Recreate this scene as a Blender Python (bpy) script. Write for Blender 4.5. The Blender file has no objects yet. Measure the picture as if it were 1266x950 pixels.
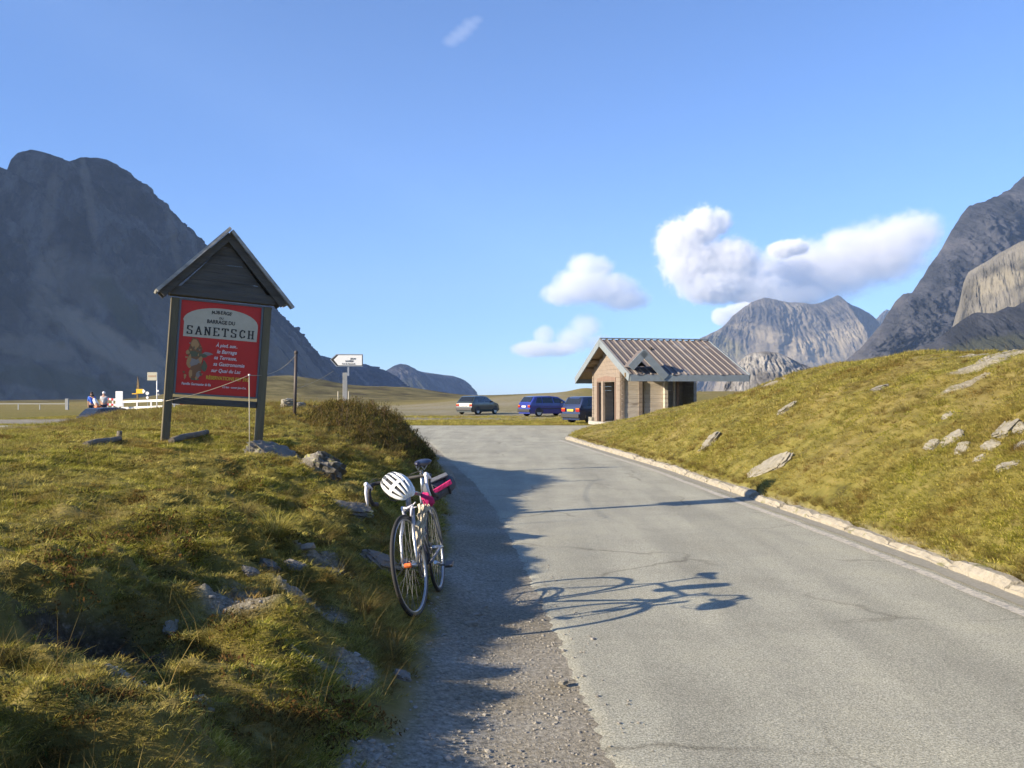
import bpy, bmesh, math, random
import numpy as np
from mathutils import Vector, Matrix, Euler
R = math.radians
SC = bpy.context.scene
C = SC.collection
random.seed(7)
# ---------------------------------------------------------------- camera, sky, sun, exposure
FPX, CX, HZ, CAMZ = 1100.0, 633.0, 487.0, 1.6        # focal length in photo pixels, centre column, horizon row, eye height
cam = bpy.data.objects.new('camera', bpy.data.cameras.new('camera')); C.objects.link(cam)
cam.data.sensor_width = 36; cam.data.lens = 36 * FPX / 1266
cam.location = (0, 0, CAMZ); cam.rotation_euler = (R(90) + math.atan((HZ - 475) / FPX), 0, 0)
cam.data.clip_start = .05; cam.data.clip_end = 60000
SC.camera = cam
SUN_AZ, SUN_EL = R(24), R(22)                         # degrees behind the left-hand side, height
LDIR = Vector((-math.cos(SUN_EL) * math.cos(SUN_AZ), -math.cos(SUN_EL) * math.sin(SUN_AZ), math.sin(SUN_EL)))
sun = bpy.data.objects.new('sun', bpy.data.lights.new('sun', 'SUN')); C.objects.link(sun)
sun.data.energy = 5.0; sun.data.angle = R(.5); sun.data.color = (1, .85, .64)
sun.rotation_euler = LDIR.to_track_quat('Z', 'Y').to_euler()
W = bpy.data.worlds.new('World'); SC.world = W; W.use_nodes = True
wn, wl = W.node_tree.nodes, W.node_tree.links
sky = wn.new('ShaderNodeTexSky'); sky.sky_type = 'NISHITA'; sky.sun_disc = False
sky.sun_elevation = SUN_EL; sky.sun_rotation = math.atan2(LDIR.x, LDIR.y)
sky.altitude = 2200; sky.air_density = 1.0; sky.dust_density = .9; sky.ozone_density = 5.0
wn['Background'].inputs['Strength'].default_value = .076
tint = wn.new('ShaderNodeMix'); tint.data_type = 'RGBA'; tint.blend_type = 'MULTIPLY'; tint.inputs[0].default_value = 1; tint.inputs[7].default_value = (.97, 1.05, 1.19, 1)
wl.new(sky.outputs[0], tint.inputs[6]); wl.new(tint.outputs[2], wn['Background'].inputs['Color'])
SC.view_settings.view_transform = 'Standard'; SC.view_settings.look = 'None'
SC.view_settings.exposure = 1.45; SC.view_settings.gamma = 1
SC.render.engine = 'CYCLES'
cy = SC.cycles
cy.max_bounces = 6; cy.diffuse_bounces = 3; cy.glossy_bounces = 3; cy.transmission_bounces = 4; cy.transparent_max_bounces = 8; cy.volume_bounces = 3
cy.use_denoising = True
try: cy.denoiser = 'OPENIMAGEDENOISE'
except Exception: pass
cy.use_adaptive_sampling = True; cy.adaptive_threshold = .012
SC.render.threads_mode = 'AUTO'

# ---------------------------------------------------------------- small maths
def at(px, py, d):                                    # photo pixel + distance along the road -> point in the place
    return Vector(((px - CX) / FPX * d, d, CAMZ - (py - HZ) / FPX * d))
def curve(pts):
    xs = [p[0] for p in pts]; ys = [p[1] for p in pts]
    return lambda v: np.interp(v, xs, ys)
def sst(a, b, v):
    t = np.clip((v - a) / (b - a), 0, 1); return t * t * (3 - 2 * t)
def perlin(x, y, seed=0):
    x = np.asarray(x, float) + seed * 17.31; y = np.asarray(y, float) + seed * 9.77
    xi = np.floor(x).astype(np.int64); yi = np.floor(y).astype(np.int64)
    xf, yf = x - xi, y - yi
    def g(ix, iy, dx, dy):
        h = (ix * 374761393 + iy * 668265263 + seed * 1442695041) & 0xffffffff
        h = ((h ^ (h >> 13)) * 1274126177) & 0xffffffff
        h = (h ^ (h >> 16)) & 0xffff
        a = h / 65536 * 2 * np.pi
        return np.cos(a) * dx + np.sin(a) * dy
    u = xf * xf * xf * (xf * (xf * 6 - 15) + 10); v = yf * yf * yf * (yf * (yf * 6 - 15) + 10)
    n0 = g(xi, yi, xf, yf) * (1 - u) + g(xi + 1, yi, xf - 1, yf) * u
    n1 = g(xi, yi + 1, xf, yf - 1) * (1 - u) + g(xi + 1, yi + 1, xf - 1, yf - 1) * u
    return (n0 * (1 - v) + n1 * v) * 1.5
def fbm(x, y, o=4, seed=0, ridge=False, gain=.5):
    s = 0; a = 1; f = 1; t = 0
    for i in range(o):
        n = perlin(np.asarray(x) * f, np.asarray(y) * f, seed + i)
        if ridge: n = 1 - 2 * np.abs(n)
        s = s + a * n; t += a; a *= gain; f *= 2.03
    return s / t

# ---------------------------------------------------------------- materials
MATS = {}
def mat(name, col, rough=.7, metal=0., spec=.5, noise=None, bump=None, alpha=None, coat=0, wear=None, stretch=(1, 1, 1)):
    """noise=(scale, colour2, amount)  bump=(scale, strength)  wear=(scale, colour, threshold)"""
    if name in MATS: return MATS[name]
    m = bpy.data.materials.new(name); m.use_nodes = True; MATS[name] = m
    n, l = m.node_tree.nodes, m.node_tree.links
    b = n['Principled BSDF']
    b.inputs['Base Color'].default_value = (*col, 1); b.inputs['Roughness'].default_value = rough
    b.inputs['Metallic'].default_value = metal; b.inputs['Specular IOR Level'].default_value = spec
    b.inputs['Coat Weight'].default_value = coat
    tc = n.new('ShaderNodeTexCoord'); mp = n.new('ShaderNodeMapping'); mp.inputs['Scale'].default_value = stretch
    l.new(tc.outputs['Object'], mp.inputs[0])
    last = None
    if noise:
        t = n.new('ShaderNodeTexNoise'); t.inputs['Scale'].default_value = noise[0]; t.inputs['Detail'].default_value = 6
        t.inputs['Roughness'].default_value = .65
        l.new(mp.outputs[0], t.inputs['Vector'])
        rp = n.new('ShaderNodeMapRange'); rp.inputs[1].default_value = .3; rp.inputs[2].default_value = .7
        rp.inputs[3].default_value = 0; rp.inputs[4].default_value = noise[2]
        l.new(t.outputs[0], rp.inputs[0])
        mx = n.new('ShaderNodeMix'); mx.data_type = 'RGBA'; mx.inputs[6].default_value = (*col, 1); mx.inputs[7].default_value = (*noise[1], 1)
        l.new(rp.outputs[0], mx.inputs[0]); last = mx
    if wear:
        t = n.new('ShaderNodeTexNoise'); t.inputs['Scale'].default_value = wear[0]; t.inputs['Detail'].default_value = 8
        l.new(mp.outputs[0], t.inputs['Vector'])
        rp = n.new('ShaderNodeMapRange'); rp.inputs[1].default_value = wear[2]; rp.inputs[2].default_value = wear[2] + .08
        l.new(t.outputs[0], rp.inputs[0])
        mx = n.new('ShaderNodeMix'); mx.data_type = 'RGBA'; mx.inputs[6].default_value = (*col, 1); mx.inputs[7].default_value = (*wear[1], 1)
        if last: l.new(last.outputs[2], mx.inputs[6])
        l.new(rp.outputs[0], mx.inputs[0]); last = mx
    if last: l.new(last.outputs[2], b.inputs['Base Color'])
    if bump:
        t = n.new('ShaderNodeTexNoise'); t.inputs['Scale'].default_value = bump[0]; t.inputs['Detail'].default_value = 6
        l.new(mp.outputs[0], t.inputs['Vector'])
        bp = n.new('ShaderNodeBump'); bp.inputs['Strength'].default_value = bump[1]; bp.inputs['Distance'].default_value = .02
        l.new(t.outputs[0], bp.inputs['Height']); l.new(bp.outputs[0], b.inputs['Normal'])
    return m

# ---------------------------------------------------------------- objects
def tag(o, label=None, cat=None, group=None, kind=None):
    if label: o['label'] = label
    if cat: o['category'] = cat
    if group: o['group'] = group
    if kind: o['kind'] = kind
    return o
def thing(name, label, cat, loc=(0, 0, 0), rot=(0, 0, 0), group=None):
    o = bpy.data.objects.new(name, None); C.objects.link(o); o.location = loc; o.rotation_euler = rot
    o.empty_display_size = .2
    return tag(o, label, cat, group)
def link(name, me, m=None, parent=None, loc=None, rot=None):
    o = bpy.data.objects.new(name, me); C.objects.link(o)
    if m is not None and not me.materials: me.materials.append(m)
    if parent: o.parent = parent
    if loc is not None: o.location = loc
    if rot is not None: o.rotation_euler = rot
    return o
class MB:
    def __init__(s): s.v = []; s.f = []; s.mi = []; s.sm = []
    def add(s, vs, fs, mi=0, smooth=False):
        b = len(s.v); s.v += [tuple(v) for v in vs]
        for f in fs: s.f.append([b + i for i in f]); s.mi.append(mi); s.sm.append(smooth)
        return s
    def box(s, c, size, rot=None, mi=0, jit=0.):
        c = Vector(c); h = [x / 2 for x in size]; q = rot if isinstance(rot, Matrix) else (Euler(rot).to_matrix() if rot else Matrix.Identity(3))
        vs = [c + q @ Vector((h[0] * a + random.uniform(-jit, jit), h[1] * b + random.uniform(-jit, jit), h[2] * d + random.uniform(-jit, jit))) for a in (-1, 1) for b in (-1, 1) for d in (-1, 1)]
        return s.add(vs, [(0, 1, 3, 2), (4, 6, 7, 5), (0, 4, 5, 1), (2, 3, 7, 6), (0, 2, 6, 4), (1, 5, 7, 3)], mi)
    def prism(s, poly, ax, d0, d1, mi=0):             # polygon of 2-D points extruded along axis ax
        n = len(poly)
        def P(p, d):
            return {'x': (d, p[0], p[1]), 'y': (p[0], d, p[1]), 'z': (p[0], p[1], d)}[ax]
        vs = [P(p, d0) for p in poly] + [P(p, d1) for p in poly]
        return s.add(vs, [list(range(n))[::-1], [n + i for i in range(n)]] + [(i, (i + 1) % n, n + (i + 1) % n, n + i) for i in range(n)], mi)
    def tube(s, pts, r, n=8, mi=0, cap=True, smooth=True):
        pts = [Vector(p) for p in pts]; rr = r if isinstance(r, (list, tuple)) else [r] * len(pts)
        vs = []; up = None
        for i, p in enumerate(pts):
            t = (pts[min(i + 1, len(pts) - 1)] - pts[max(i - 1, 0)]).normalized()
            if up is None: up = Vector((0, 0, 1)) if abs(t.z) < .9 else Vector((1, 0, 0))
            a = t.cross(up).normalized(); b = a.cross(t).normalized(); up = b
            vs += [p + (a * math.cos(2 * math.pi * k / n) + b * math.sin(2 * math.pi * k / n)) * rr[i] for k in range(n)]
        m = len(pts)
        fs = [(i * n + k, i * n + (k + 1) % n, (i + 1) * n + (k + 1) % n, (i + 1) * n + k) for i in range(m - 1) for k in range(n)]
        s.add(vs, fs, mi, smooth)
        if cap: b = len(s.v) - m * n; s.f += [[b + k for k in range(n)], [b + (m - 1) * n + k for k in range(n)][::-1]]; s.mi += [mi, mi]; s.sm += [False, False]
        return s
    def ring(s, c, rad, r, ax=(0, 1, 0), n=48, k=8, mi=0, ry=1.):
        c = Vector(c); ax = Vector(ax).normalized(); u = ax.orthogonal().normalized(); v = ax.cross(u)
        vs = []
        for i in range(n):
            a = 2 * math.pi * i / n; d = u * math.cos(a) + v * math.sin(a)
            for j in range(k):
                b = 2 * math.pi * j / k; vs.append(c + d * (rad + r * math.cos(b)) + ax * (r * ry * math.sin(b)))
        return s.add(vs, [(i * k + j, ((i + 1) % n) * k + j, ((i + 1) % n) * k + (j + 1) % k, i * k + (j + 1) % k) for i in range(n) for j in range(k)], mi, True)
    def ball(s, c, r, n=12, m=8, mi=0):
        c = Vector(c); r = r if isinstance(r, (list, tuple)) else (r, r, r); vs = []
        for i in range(m + 1):
            a = math.pi * i / m
            for j in range(n):
                b = 2 * math.pi * j / n; vs.append((c.x + r[0] * math.sin(a) * math.cos(b), c.y + r[1] * math.sin(a) * math.sin(b), c.z + r[2] * math.cos(a)))
        return s.add(vs, [(i * n + j, i * n + (j + 1) % n, (i + 1) * n + (j + 1) % n, (i + 1) * n + j) for i in range(m) for j in range(n)], mi, True)
    def mesh(s, name, *mats):
        me = bpy.data.meshes.new(name); me.from_pydata(s.v, [], s.f); me.update()
        me.polygons.foreach_set('material_index', s.mi); me.polygons.foreach_set('use_smooth', s.sm)
        for m in mats: me.materials.append(m)
        bm = bmesh.new(); bm.from_mesh(me); bmesh.ops.recalc_face_normals(bm, faces=bm.faces); bm.to_mesh(me); bm.free()
        return me
    def build(s, name, m, parent=None, loc=None, rot=None, bevel=0):
        ms = m if isinstance(m, (list, tuple)) else [m]
        o = link(name, s.mesh(name, *ms), None, parent, loc, rot)
        if bevel:
            b = o.modifiers.new('b', 'BEVEL'); b.width = bevel; b.segments = 2; b.limit_method = 'ANGLE'
        return o
def copy_tree(o, parent=None):
    c = o.copy(); C.objects.link(c)
    if parent: c.parent = parent
    for ch in o.children: copy_tree(ch, c)
    return c
def grid_mesh(name, P, m, smooth=True, attr=None):
    """P: array (rows, cols, 3)"""
    nr, nc = P.shape[:2]
    me = bpy.data.meshes.new(name)
    me.vertices.add(nr * nc); me.vertices.foreach_set('co', P.reshape(-1).astype(np.float32))
    i = np.arange(nr * nc).reshape(nr, nc)
    q = np.stack([i[:-1, :-1], i[:-1, 1:], i[1:, 1:], i[1:, :-1]], -1).reshape(-1, 4)
    me.loops.add(q.size); me.loops.foreach_set('vertex_index', q.reshape(-1).astype(np.int32))
    me.polygons.add(len(q)); me.polygons.foreach_set('loop_start', (np.arange(len(q)) * 4).astype(np.int32))
    me.polygons.foreach_set('use_smooth', np.full(len(q), smooth))
    me.update(); me.validate()
    if attr is not None:
        for k, a in attr.items():
            t = me.attributes.new(k, 'FLOAT_COLOR', 'POINT'); t.data.foreach_set('color', a.reshape(-1).astype(np.float32))
    me.materials.append(m)
    return me
_fonts = {}
def text_mesh(name, s, size, bold=0., shear=0., space=1., align='LEFT', xs=1.):
    cu = bpy.data.curves.new(name, 'FONT'); cu.body = s; cu.size = size; cu.offset = bold; cu.shear = shear; cu.space_character = space
    cu.align_x = align; cu.resolution_u = 3; cu.extrude = .0015
    o = bpy.data.objects.new(name, cu); C.objects.link(o)
    bpy.context.view_layer.update()
    me = bpy.data.meshes.new_from_object(o.evaluated_get(bpy.context.evaluated_depsgraph_get()))
    bpy.data.objects.remove(o); me.name = name
    if xs != 1.: me.transform(Matrix.Diagonal((xs, 1, 1, 1)))
    return me
# ---------------------------------------------------------------- lie of the land
bank_foot = curve([(-10, -.5), (0, -.45), (4, -.48), (6.3, -.5), (8, -.6), (11.5, -.8), (15, -1.15), (18, -1.5), (21, -2.0), (25, -2.9), (29, -4.6), (33, -9), (36, -16), (60, -30)])
bank_slope = curve([(0, .26), (3.6, .27), (5.0, .34), (6.5, .44), (8, .52), (12, .56), (17, .62), (22, .6), (30, .45)])
bank_left = curve([(0, -7.5), (8, -6.9), (12, -6.9), (16, -7.3), (20, -8.0), (25, -9.2), (30, -9.6)])
kerb_x = curve([(-10, 4.5), (0, 4.25), (4, 4.12), (6.9, 3.97), (8.5, 3.93), (11, 3.78), (13.1, 3.61), (18.4, 3.25), (25.9, 2.41), (31, 1.86), (33, 1.95), (36, 2.5), (40, 3.3), (44, 4.2), (60, 9)])
rb_h = curve([(0, 2.2), (8, 2.2), (14, 2.15), (18, 2.2), (22, 2.2), (27, 2.0), (32, 1.95), (40, 2.0), (50, 2.0), (60, .4), (75, 0)])
rb_w = curve([(0, 4.6), (8, 4.6), (14, 4.6), (18, 4.7), (22, 5.6), (27, 7.5), (32, 9), (38, 10), (50, 12)])
def bump(x, y, cx, cy, r, h, e=1.):
    return h * np.exp(-(((x - cx) / r) ** 2 + ((y - cy) / (r * e)) ** 2))
def height(x, y, fine=True):
    x = np.asarray(x, float); y = np.asarray(y, float)
    # far plain, gentle field swelling beyond the cars
    dirn = x / np.maximum(y, 1)
    z = 1.9 * sst(-.16, .10, dirn) * sst(60, 130, y) - .25 * sst(75, 130, y) * sst(-.02, -.3, dirn)
    z = z + 6.0 * np.exp(-((x + 57) / 21) ** 2 - ((y - 225) / 45) ** 2) * (1 + .25 * fbm(x / 9, y / 22, 4, 3))
    z = z + 2.6 * np.exp(-((x + 28) / 12) ** 2 - ((y - 232) / 30) ** 2)
    z = z - .0 * y + (fbm(x / 40, y / 40, 3, 5) * .35) * sst(90, 150, y)
    z = z - 400 * sst(270, 2500, y) - 60 * sst(120, 900, np.abs(x))
    z = z + .5 * np.exp(-((x - 10.5) / 2.2) ** 2 - ((y - 128) / 6) ** 2)
    z = z - .95 * np.exp(-((x + 22.5) / 4.5) ** 2 - ((y - 52.5) / 3.5) ** 2)
    # left bank
    s = bank_foot(y) - x
    n1 = fbm(x / 1.6, y / 1.9, 3, 11); n2 = fbm(x / .55, y / .65, 3, 21)
    sw = s + (n1 * .35 + n2 * .10) * sst(0.1, 1.2, s)
    sl = bank_slope(y)
    top = 1.06 + .10 * fbm(x / 4, y / 4, 2, 8)
    h = top * (1 - np.exp(-np.maximum(sw, 0) * sl / top * 1.18)) * 1.0
    h = h / (1 - np.exp(-3.2))
    lim = sst(0, 3.4, x - (bank_left(y) - 3.2)) * sst(31.5, 24.5, y + .25 * (x + 5))
    h = h * lim
    h = h + bump(x, y, -3.1, 15.8, 1.7, .36, 1.5) + bump(x, y, -1.9, 15.5, .8, .22, 1.8) + bump(x, y, -5.2, 17, 2.2, .15)
    # terracettes, hollows and a dug-out pit in the near bank
    w = sst(.15, .8, s) * sst(24, 12, y) * sst(-7.5, -5.5, x)
    if fine:
        steep = sst(3.2, 1.2, s)
        h = h + w * (steep * .20 + .03) * fbm(x / .8, y / .42, 3, 31, True) + w * .04 * fbm(x / .3, y / .3, 3, 41) + w * sst(3.0, 1.0, s) * .13 * fbm(x / .62, y / .75, 2, 45)
    pit = np.exp(-((x + 1.75 + .25 * n2) / .34) ** 2 - ((y - 3.95) / .36) ** 2)
    h = h + .07 * sst(-1.95, -2.15, x + .3 * n2) * sst(5.2, 4.3, y) * sst(3.2, 3.6, y) - .24 * pit
    h = h - bump(x, y, -1.55, 6.2, .5, .10, .5) - bump(x, y, -1.15, 5.1, .3, .07, .5) + bump(x, y, -1.9, 5.5, .55, .10, .4)
    z = z + h * (s > -.2)
    # gravel shoulder creeps up to the bank foot
    z = z + .075 * sst(-.05, -.55, x - (bank_foot(y) + .5)) * sst(30, 20, y)
    # right bank
    t = x - kerb_x(y) - .17
    q = np.clip(t / rb_w(y), 0, 1)
    prof = 1 - (1 - q) ** (1.75 - .65 * sst(19, 31, y))
    m1 = fbm(x / 2.2, y / 2.2, 3, 51)
    g = rb_h(y) * prof * (1 + .07 * m1 * sst(.3, 2.0, t)) + .02
    if fine:
        wr = sst(.1, .9, t) * sst(60, 30, y)
        g = g + wr * (.15 * fbm(x / 1.3, y / .9, 3, 61) + .05 * fbm(x / .36, y / .3, 3, 71, True))
    g = (g + .09 * sst(0, .05, t)) * sst(74, 58, y)
    g = g * sst(0, .02, t) + .05 * np.maximum(t - 5, 0) * sst(20, 5, y) * 0
    hut = sst(4.6, 3.4, np.hypot((x - 8.0) / 1.3, y - 39.6) ) * .9
    z = z + g * (1 - hut * sst(34.5, 36.2, y - .1 * x)) 
    return z
GX = np.concatenate([-np.geomspace(9000, 10.5, 90), np.linspace(-10.3, -5, 72)[:-1], np.linspace(-5, 1, 250)[:-1], np.linspace(1, 3.4, 40)[:-1], np.linspace(3.4, 9.5, 190)[:-1], np.geomspace(9.5, 40, 110)[:-1], np.geomspace(40, 9000, 90)])
GY = np.concatenate([-np.geomspace(4000, 4, 30), np.linspace(-3.8, 1.5, 40)[:-1], np.geomspace(1.5, 20, 420)[:-1], np.geomspace(20, 60, 220)[:-1], np.geomspace(60, 12000, 170)])
X, Y = np.meshgrid(GX, GY)
Z = height(X, Y)
# masks painted from where things lie: r gravel, g dry brown sward, b moor and far land
def masks(x, y):
    s = bank_foot(y) - x; t = x - kerb_x(y) - .17
    n = fbm(x / .7, y / .7, 4, 91); nn = fbm(x / 3, y / 3, 3, 95); nf = fbm(x / 12, y / 12, 3, 97)
    grav = sst(.12, -.12, s + n * .14) * sst(.05, -.02, t) * sst(36, 34, y + n)
    scree = [(-1.42, 4.75, .30, .20), (-1.45, 3.45, .26, .10), (-1.15, 5.15, .28, .14), (-1.3, 5.9, .22, .08), (-.58, 3.6, .14, .3), (-.8, 4.5, .12, .25), (-1.05, 4.35, .2, .12)]
    for cx, cy, rx, ry in scree:
        e = np.exp(-((x - cx) / rx) ** 2 - ((y - cy) / ry) ** 2)
        grav = np.maximum(grav, sst(.35, .62, e + .38 * n))
    for cx, cy, rx, ry in [(7.2, 13.2, .7, .6), (8.0, 15.2, .5, .4), (6.2, 21, .4, .7), (7.6, 11.8, .5, .4), (6.3, 12.4, .35, .3)]:
        e = np.exp(-((x - cx) / rx) ** 2 - ((y - cy) / ry) ** 2)
        grav = np.maximum(grav, .85 * sst(.42, .66, e + .42 * n))
    far = sst(33, 35, y)
    n_ = n
    # parking ground behind the green strip, gravel side track at left
    park = far * sst(52, 55, y + nn * 2) * sst(150, 105, y) * sst(-.24, -.19, x / np.maximum(y, 1)) * sst(.09, .04, x / np.maximum(y, 1)) * (.62 + .38 * sst(-.2, .3, nf))
    grav = np.maximum(grav, park * .6)
    rp = curve([(-200, 46), (-40, 48), (-30, 51), (-24, 56), (-18, 60), (-10, 62)])
    track = sst(5.6, 4.6, np.abs(y - rp(x) + nn * .4)) * sst(-9, -12, x)
    grav = np.maximum(grav, track)
    dry = sst(-.1, .5, nn + .5 * n) * .6 + .35 * sst(60, 110, y)
    moor = sst(150, 190, y)
    return np.stack([np.clip(grav, 0, 1), np.clip(dry, 0, 1), moor, np.ones_like(x)], -1)
MK = masks(X, Y)
def pit_soil_shade(x, y):  # bare soil of the hollow, its shade put into the dark tone as well
    n = fbm(x / .5, y / .5, 3, 93)
    return sst(.35, .7, np.exp(-((x + 1.85) / .36) ** 2 - ((y - 3.95) / .34) ** 2) + .35 * n)
PT = pit_soil_shade(X, Y); MK[..., 3] = PT

def ground_material():
    m = bpy.data.materials.new('ground'); m.use_nodes = True
    n, l = m.node_tree.nodes, m.node_tree.links; b = n['Principled BSDF']; b.inputs['Roughness'].default_value = .95
    b.inputs['Specular IOR Level'].default_value = .15
    geo = n.new('ShaderNodeNewGeometry'); at_ = n.new('ShaderNodeAttribute'); at_.attribute_name = 'mask'
    sp = n.new('ShaderNodeSeparateColor'); l.new(at_.outputs['Color'], sp.inputs[0])
    def noise(sc, det=6, ro=.6):
        t = n.new('ShaderNodeTexNoise'); t.inputs['Scale'].default_value = sc; t.inputs['Detail'].default_value = det; t.inputs['Roughness'].default_value = ro
        l.new(geo.outputs['Position'], t.inputs['Vector']); return t.outputs[0]
    def ramp(src, stops):
        r = n.new('ShaderNodeValToRGB'); l.new(src, r.inputs[0]); e = r.color_ramp.elements
        while len(e) < len(stops): e.new(.5)
        for k, (p, c) in enumerate(stops): e[k].position = p; e[k].color = (*c, 1)
        return r.outputs[0]
    def mix(f, a, c):
        x = n.new('ShaderNodeMix'); x.data_type = 'RGBA'; l.new(f, x.inputs[0]); l.new(a, x.inputs[6]); l.new(c, x.inputs[7]); return x.outputs[2]
    turf = ramp(noise(3.2, 9, .7), [(.30, (.045, .034, .014)), (.42, (.11, .10, .024)), (.55, (.18, .16, .04)), (.70, (.25, .20, .07))])
    dry = ramp(noise(2.1, 9, .7), [(.32, (.09, .065, .025)), (.48, (.20, .155, .055)), (.66, (.29, .235, .10))])
    sod = mix(sp.outputs[1], turf, dry)
    grv = ramp(noise(34, 8, .75), [(.32, (.12, .112, .09)), (.5, (.29, .272, .225)), (.66, (.47, .45, .39))])
    big = ramp(noise(.9, 5, .6), [(.38, (.80, .76, .68)), (.62, (1, 1, 1))])
    gm = n.new('ShaderNodeMix'); gm.data_type = 'RGBA'; gm.blend_type = 'MULTIPLY'; gm.inputs[0].default_value = 1; l.new(grv, gm.inputs[6]); l.new(big, gm.inputs[7])
    moor = ramp(noise(.11, 9, .7), [(.34, (.04, .032, .018)), (.47, (.10, .085, .032)), (.58, (.16, .135, .055)), (.70, (.26, .22, .12))])
    soil_shade = ramp(noise(26, 6, .7), [(.35, (.03, .024, .016)), (.55, (.075, .062, .042)), (.72, (.20, .18, .15))]); sod = mix(at_.outputs['Alpha'], sod, soil_shade)
    c = mix(sp.outputs[0], sod, gm.outputs[2]); c = mix(sp.outputs[2], c, moor)
    l.new(c, b.inputs['Base Color'])
    bp = n.new('ShaderNodeBump'); bp.inputs['Distance'].default_value = .02; bp.inputs['Strength'].default_value = .8
    l.new(noise(60, 5, .7), bp.inputs['Height']); l.new(bp.outputs[0], b.inputs['Normal'])
    return m
gmat = ground_material()
ground = link('ground', grid_mesh('ground', np.stack([X, Y, Z], -1), gmat, True, {'mask': MK}))
tag(ground, 'hummocky alpine ground with turf banks, gravel verge and parking', None, None, 'structure')

def gz(x, y):                                         # height of the built sheet
    i = int(np.clip(np.searchsorted(GX, x) - 1, 0, len(GX) - 2)); j = int(np.clip(np.searchsorted(GY, y) - 1, 0, len(GY) - 2))
    u = (x - GX[i]) / (GX[i + 1] - GX[i]); v = (y - GY[j]) / (GY[j + 1] - GY[j])
    return float((Z[j, i] * (1 - u) + Z[j, i + 1] * u) * (1 - v) + (Z[j + 1, i] * (1 - u) + Z[j + 1, i + 1] * u) * v)
def gzs(x, y):
    i = np.clip(np.searchsorted(GX, x) - 1, 0, len(GX) - 2); j = np.clip(np.searchsorted(GY, y) - 1, 0, len(GY) - 2)
    u = (x - GX[i]) / (GX[i + 1] - GX[i]); v = (y - GY[j]) / (GY[j + 1] - GY[j])
    return (Z[j, i] * (1 - u) + Z[j, i + 1] * u) * (1 - v) + (Z[j + 1, i] * (1 - u) + Z[j + 1, i + 1] * u) * v
def hit(px, py, d0=2., d1=120.):                      # where the sight line through a photo pixel meets the ground
    dx = (px - CX) / FPX; dz = -(py - HZ) / FPX
    d = np.geomspace(d0, d1, 1500); g = gzs(dx * d, d); k = np.argmax(CAMZ + dz * d < g)
    return Vector((dx * d[k], d[k], float(g[k])))

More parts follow.
